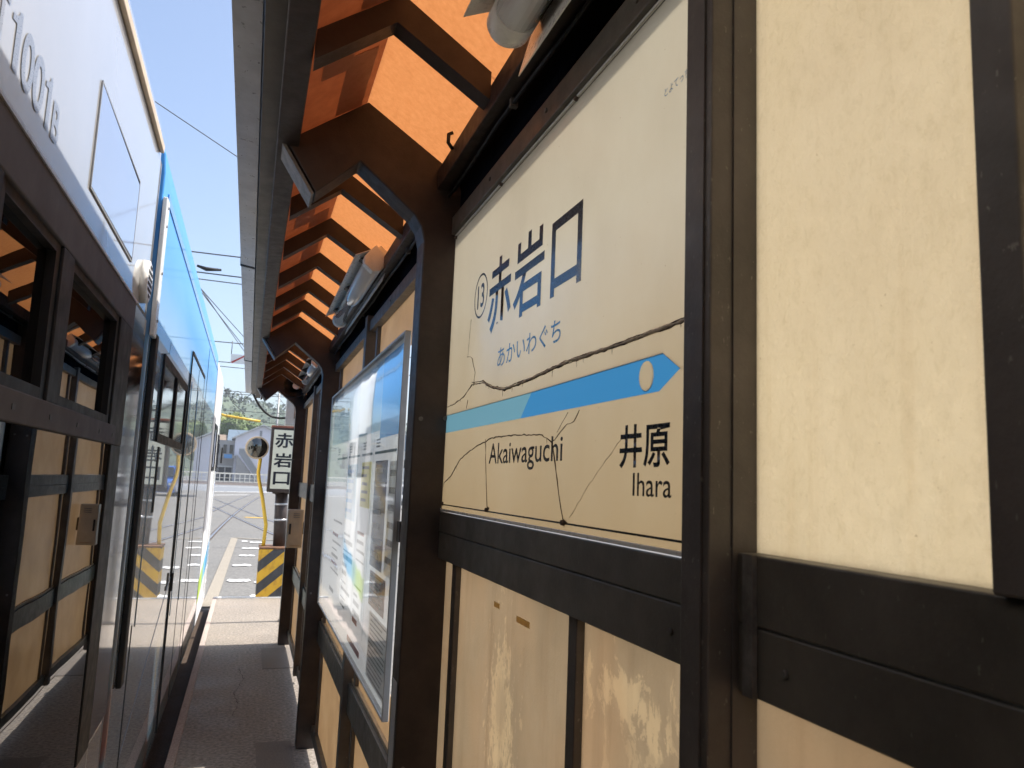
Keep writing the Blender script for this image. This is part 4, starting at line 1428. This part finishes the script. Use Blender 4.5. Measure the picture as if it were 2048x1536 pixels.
ap = thing('apartment_house', 'pale lavender gabled apartment house with an outside stair', 'house', (2, 145, SZ))
HY = 145
wall = MB().prism_y([(-2.7, SZ), (8.5, SZ), (8.5, 7.2), (1.85, 10.2), (-2.7, 7.9)], HY, HY + 14).build('wall', 'lavender_wall', ap)
MB().prism_y([(-3.3, 7.60), (1.85, 10.25), (9.2, 6.95), (9.2, 7.2), (1.85, 10.55), (-3.3, 7.9)], HY - 0.5, HY + 14.4).build('roof', 'light_grey', ap)
box('gable_vent', 'mid_grey', (1.35, 1.75, HY - 0.12, HY - 0.003, 8.4, 9.4), wall)
st = MB().prism_y([(-1.9, 5.1), (1.6, 0.4), (1.6, 2.0), (-1.1, 5.9), (-1.9, 5.9)], HY - 2.2, HY - 2.0).build('stair_parapet', 'mid_grey', ap)
MB().prism_y([(-1.15, 5.92), (1.6, 2.02), (1.6, 2.2), (-1.05, 6.08), (-1.9, 6.08), (-1.9, 5.92)], HY - 2.25, HY - 1.95).build('handrail', 'light_grey', st)
MB().prism_y([(-2.2, SZ), (1.5, SZ), (1.5, 0.4), (-2.2, 4.9)], HY - 1.9, HY - 0.1).build('stair_wall', 'grey_wall', ap)
MB().box(-6.0, -2.3, HY - 1.2, HY - 0.5, 4.3, 4.7).build('landing', 'grey_wall', ap)
lw = MB().box(-7.5, -2.72, HY + 0.5, HY + 10, SZ, 7.4).build('wing_wall', 'grey_wall', ap)
for i, x in enumerate((-5.9, -4.7, -3.6)):
    wd = box('window', 'mid_grey', (x, x + 0.75, HY + 0.42, HY + 0.497, 5.0, 6.7), ap)
    box('pane', 'dark_glass', (x + 0.08, x + 0.67, HY + 0.40, HY + 0.417, 5.1, 6.6), wd)
box('curtain_wall', 'cream', (-4.95, -4.75, HY + 0.3, HY + 0.418, 4.6, 5.9), ap)
box('blue_banner', 'stripe_blue', (-4.3, -3.0, HY - 1.32, HY - 1.22, 4.2, 4.9), ap)
for i, x in enumerate((-6.2, -5.1, -3.9)):
    box('garage_opening', 'dark_open', (x, x + 0.95, HY + 0.45, HY + 0.497, 0.3, 2.6), ap)
box('garage_lintel', 'light_grey', (-6.4, -2.8, HY + 0.3, HY + 0.44, 2.65, 2.9), ap)
h2 = thing('tiled_house', 'house with blue grey tiled roof behind the apartment stair', 'house', (-4, 165, SZ))
MB().box(-9, 0.0, 165, 173, SZ, 7.6).build('wall', 'brown_roof', h2)
MB().prism_x([(163.8, 7.5), (169, 10.6), (174.2, 7.5)], -4.6, 1.0).build('roof', 'blue_roof', h2)
MB().prism_x([(163.9, 7.4), (168, 9.4), (173, 7.4)], -10, -4.65).build('porch_roof', 'brown_roof', h2)
h3 = thing('grey_house', 'plain grey block of houses at the right of the street', 'house', (24, 95, SZ))
MB().box(16, 34, 140, 152, SZ, 7).build('wall', 'light_grey', h3)
MB().prism_y([(15, 6.9), (25, 10.5), (35, 6.9)], 139, 153).build('roof', 'blue_roof', h3)
for i in range(4):
    wd = box('window', 'mid_grey', (17.5 + 4 * i, 19.5 + 4 * i, 139.9, 139.997, 3.8, 5.4), h3)
    box('pane', 'dark_glass', (17.6 + 4 * i, 19.4 + 4 * i, 139.87, 139.897, 3.9, 5.3), wd)


def crown_mesh(seed, r, h, n, size):
    r_ = random.Random(seed)
    mb_ = MB()
    lobes = [(Vector((r_.uniform(-0.5, 0.5) * r, r_.uniform(-0.5, 0.5) * r, h * r_.uniform(0.4, 0.82))), r * r_.uniform(0.35, 0.62)) for _ in range(11)]
    for c, rr_ in lobes:
        bm_ = bmesh.new()
        bmesh.ops.create_icosphere(bm_, subdivisions=3, radius=1.0)
        vv_ = [c + v.co * rr_ * (0.86 + 0.22 * noise.noise(v.co * 2.3 + c)) for v in bm_.verts]
        mb_.add(vv_, [tuple(v.index for v in f.verts) for f in bm_.faces])
        bm_.free()
    for i in range(n):
        c, rr_ = lobes[i % len(lobes)]
        d = Vector((r_.gauss(0, 1), r_.gauss(0, 1), r_.gauss(0, 1))).normalized()
        p = c + d * rr_ * r_.uniform(0.65, 1.05)
        nrm = (d + Vector((r_.gauss(0, 0.5), r_.gauss(0, 0.5), r_.gauss(0, 0.5)))).normalized()
        u = nrm.orthogonal().normalized()
        v = nrm.cross(u)
        s = size * r_.uniform(0.5, 1.3)
        mb_.add([p + u * s, p + v * s * 0.8, p - u * s, p - v * s * 0.8], [(0, 1, 2, 3)])
    return mb_


def tree(label, x, y, z, r, h, seed, mat):
    o = thing('broadleaf_tree', label, 'tree', (x, y, z), 'trees behind the houses')
    t = MB()
    t.tube([(x, y, z), (x + 0.2, y, z + h * 0.3), (x - 0.1, y, z + h * 0.6)], [0.4, 0.3, 0.12], 8)
    for a in (0.3, 2.4, 4.4):
        t.tube([(x, y, z + h * 0.32), (x + r * 0.5 * math.cos(a), y + r * 0.5 * math.sin(a), z + h * 0.65)], [0.2, 0.06], 6)
    t.build('trunk', 'bark', o)
    c = crown_mesh(seed, r, h, 6500, 0.26).build('crown', mat, o)
    c.location = (0, 0, 0)
    return o


TR = [('tall rounded tree whose yellow green top meets the tram, leftmost of the grove', -8.0, 186, 5.0, 16.5, 'leaf2'), ('dark green tree directly behind the yellow wire cover', -4.2, 182, 4.2, 14.8, 'leaf'),
      ('broad yellow green tree right of the tram behind the tiled roof', -5.6, 196, 5.2, 17.8, 'leaf2'), ('dark tree filling the middle of the grove above the blue tiled roof', -1.4, 188, 4.6, 16.4, 'leaf'),
      ('lower light green tree at the right end of the yellow wire cover', 1.0, 190, 3.6, 14.2, 'leaf2'), ('small yellowish tree just left above the gable of the apartment house', 2.6, 184, 2.8, 12.4, 'leaf2'),
      ('dark round tree behind the boxed sign', 6.2, 200, 4.0, 13.8, 'leaf'), ('wide green tree far right behind the last shelter post', 11.5, 200, 5.0, 14.4, 'leaf')]
for i, (lb, x, y, r, h, mt) in enumerate(TR):
    tree(lb, x, y, SZ, r, h, 50 + i, mt)

hm = MB()
NX, NY = 90, 10
for j in range(NY + 1):
    for i in range(NX + 1):
        x = -450 + 900 * i / NX
        yy = 330 + 30 * j
        t = j / NY
        ridge = 33 + 14 * math.exp(-((x + 28) / 26) ** 2) + 9 * math.sin(x * 0.018 + 1.1) + 5 * noise.noise(Vector((x * 0.03, 3.1, 0)))
        z = SZ + ridge * math.sin(min(1, t * 1.5) * math.pi / 2) + 2.2 * noise.noise(Vector((x * 0.12, yy * 0.12, 0)))
        hm.v.append((x, yy, z if j else SZ - 1))
hm.f = [(j * (NX + 1) + i, j * (NX + 1) + i + 1, (j + 1) * (NX + 1) + i + 1, (j + 1) * (NX + 1) + i) for j in range(NY) for i in range(NX)]
hv = list(hm.v)
hill = tag(hm.build('hill', 'hill'), 'low wooded hill behind the houses', kind='structure')
wd = MB()
r_ = random.Random(5)
for i in range(14000):
    j = r_.randrange(0, NY)
    k = r_.randrange(28, 62)
    p = Vector(hv[j * (NX + 1) + k]) + Vector((r_.uniform(-6, 6), r_.uniform(-14, 14), 0))
    q2 = Vector(hv[min(NY, j + 1) * (NX + 1) + k])
    t = r_.random()
    p = Vector((p.x, p.y, 0)) + Vector((0, 0, p.z * (1 - t) + q2.z * t + r_.uniform(0, 3.4)))
    p.y += 30 * t
    nrm = Vector((r_.gauss(0, 1), r_.gauss(-0.5, 1), r_.gauss(0.6, 1))).normalized()
    u = nrm.orthogonal().normalized()
    v = nrm.cross(u)
    s = r_.uniform(0.5, 1.3)
    wd.add([p + u * s, p + v * s, p - u * s, p - v * s], [(0, 1, 2, 3)])
tag(wd.build('distant_woods', 'hill'), 'distant woods covering the hill', kind='stuff')


# vehicles on the street, seen mirrored in the side of the tram
def vehicle(name, label, cat, x, y, mat, w_, L, h, bonnet):
    o = thing(name, label, cat, (x, y, SZ))
    z = SZ
    MB().prism_x([(y, z + 0.25), (y + L, z + 0.25), (y + L, z + h * 0.55), (y + L * 0.97, z + h * 0.6), (y + bonnet, z + h * 0.6), (y + 0.1, z + h * 0.52), (y, z + h * 0.45)],
                 x, x + w_).build('body', mat, o, 0.05)
    MB().prism_x([(y + bonnet * 0.85, z + h * 0.6), (y + L * 0.96, z + h * 0.6), (y + L * 0.9, z + h), (y + bonnet * 1.5 + 0.1, z + h)], x + 0.08, x + w_ - 0.08).build('cabin', mat, o, 0.05)
    MB().add([(x + 0.15, y + bonnet * 0.85 - 0.03, z + h * 0.64), (x + w_ - 0.15, y + bonnet * 0.85 - 0.03, z + h * 0.64), (x + w_ - 0.2, y + bonnet * 1.5 + 0.02, z + h * 0.95), (x + 0.2, y + bonnet * 1.5 + 0.02, z + h * 0.95)],
             [(0, 1, 2, 3)]).build('windscreen', 'dark_glass', o)
    for xx in (x + 0.12, x + w_ - 0.4):
        MB().box(xx, xx + 0.28, y - 0.03, y - 0.003, z + h * 0.36, z + h * 0.44).build('headlight', 'lamp_white', o)
    MB().box(x + 0.45, x + w_ - 0.45, y - 0.03, y - 0.003, z + 0.3, z + h * 0.34).build('grille', 'black', o)
    for xx in (x - 0.01, x + w_ - 0.19):
        for yy in (y + L * 0.18, y + L * 0.8):
            MB().tube([(xx, yy, z + 0.31), (xx + 0.2, yy, z + 0.31)], 0.31, 18).build('wheel', 'black', o)
    return o


vehicle('car', 'white car waiting on the street behind the shelter, seen mirrored in the dark tram pane', 'car', 4.9, 40, 'car_white', 1.7, 4.0, 1.5, 1.0)
vehicle('truck', 'blue small truck on the street, seen mirrored in the middle car window', 'truck', 4.0, 58, 'car_blue', 1.7, 4.6, 2.1, 0.4)
vehicle('car', 'grey car farther back on the street, seen mirrored in the tram side', 'car', 7.6, 46, 'mid_grey', 1.7, 4.2, 1.5, 1.0)


# ------------------------------------------------------------------ air
hz = MB().box(-490, 490, -70, 650, SZ - 1.0, 75).build('haze', 'wire')
hz.data.materials.clear()
hmat = bpy.data.materials.new('pale_air')
hmat.use_nodes = True
hn = hmat.node_tree
hn.nodes.remove(hn.nodes['Principled BSDF'])
pv = hn.nodes.new('ShaderNodeVolumePrincipled')
pv.inputs['Color'].default_value = (0.88, 0.93, 1.0, 1)
pv.inputs['Density'].default_value = 0.00045
hn.links.new(pv.outputs[0], hn.nodes['Material Output'].inputs['Volume'])
hz.data.materials.append(hmat)
tag(hz, 'thin pale spring haze over the street and hill', kind='stuff')
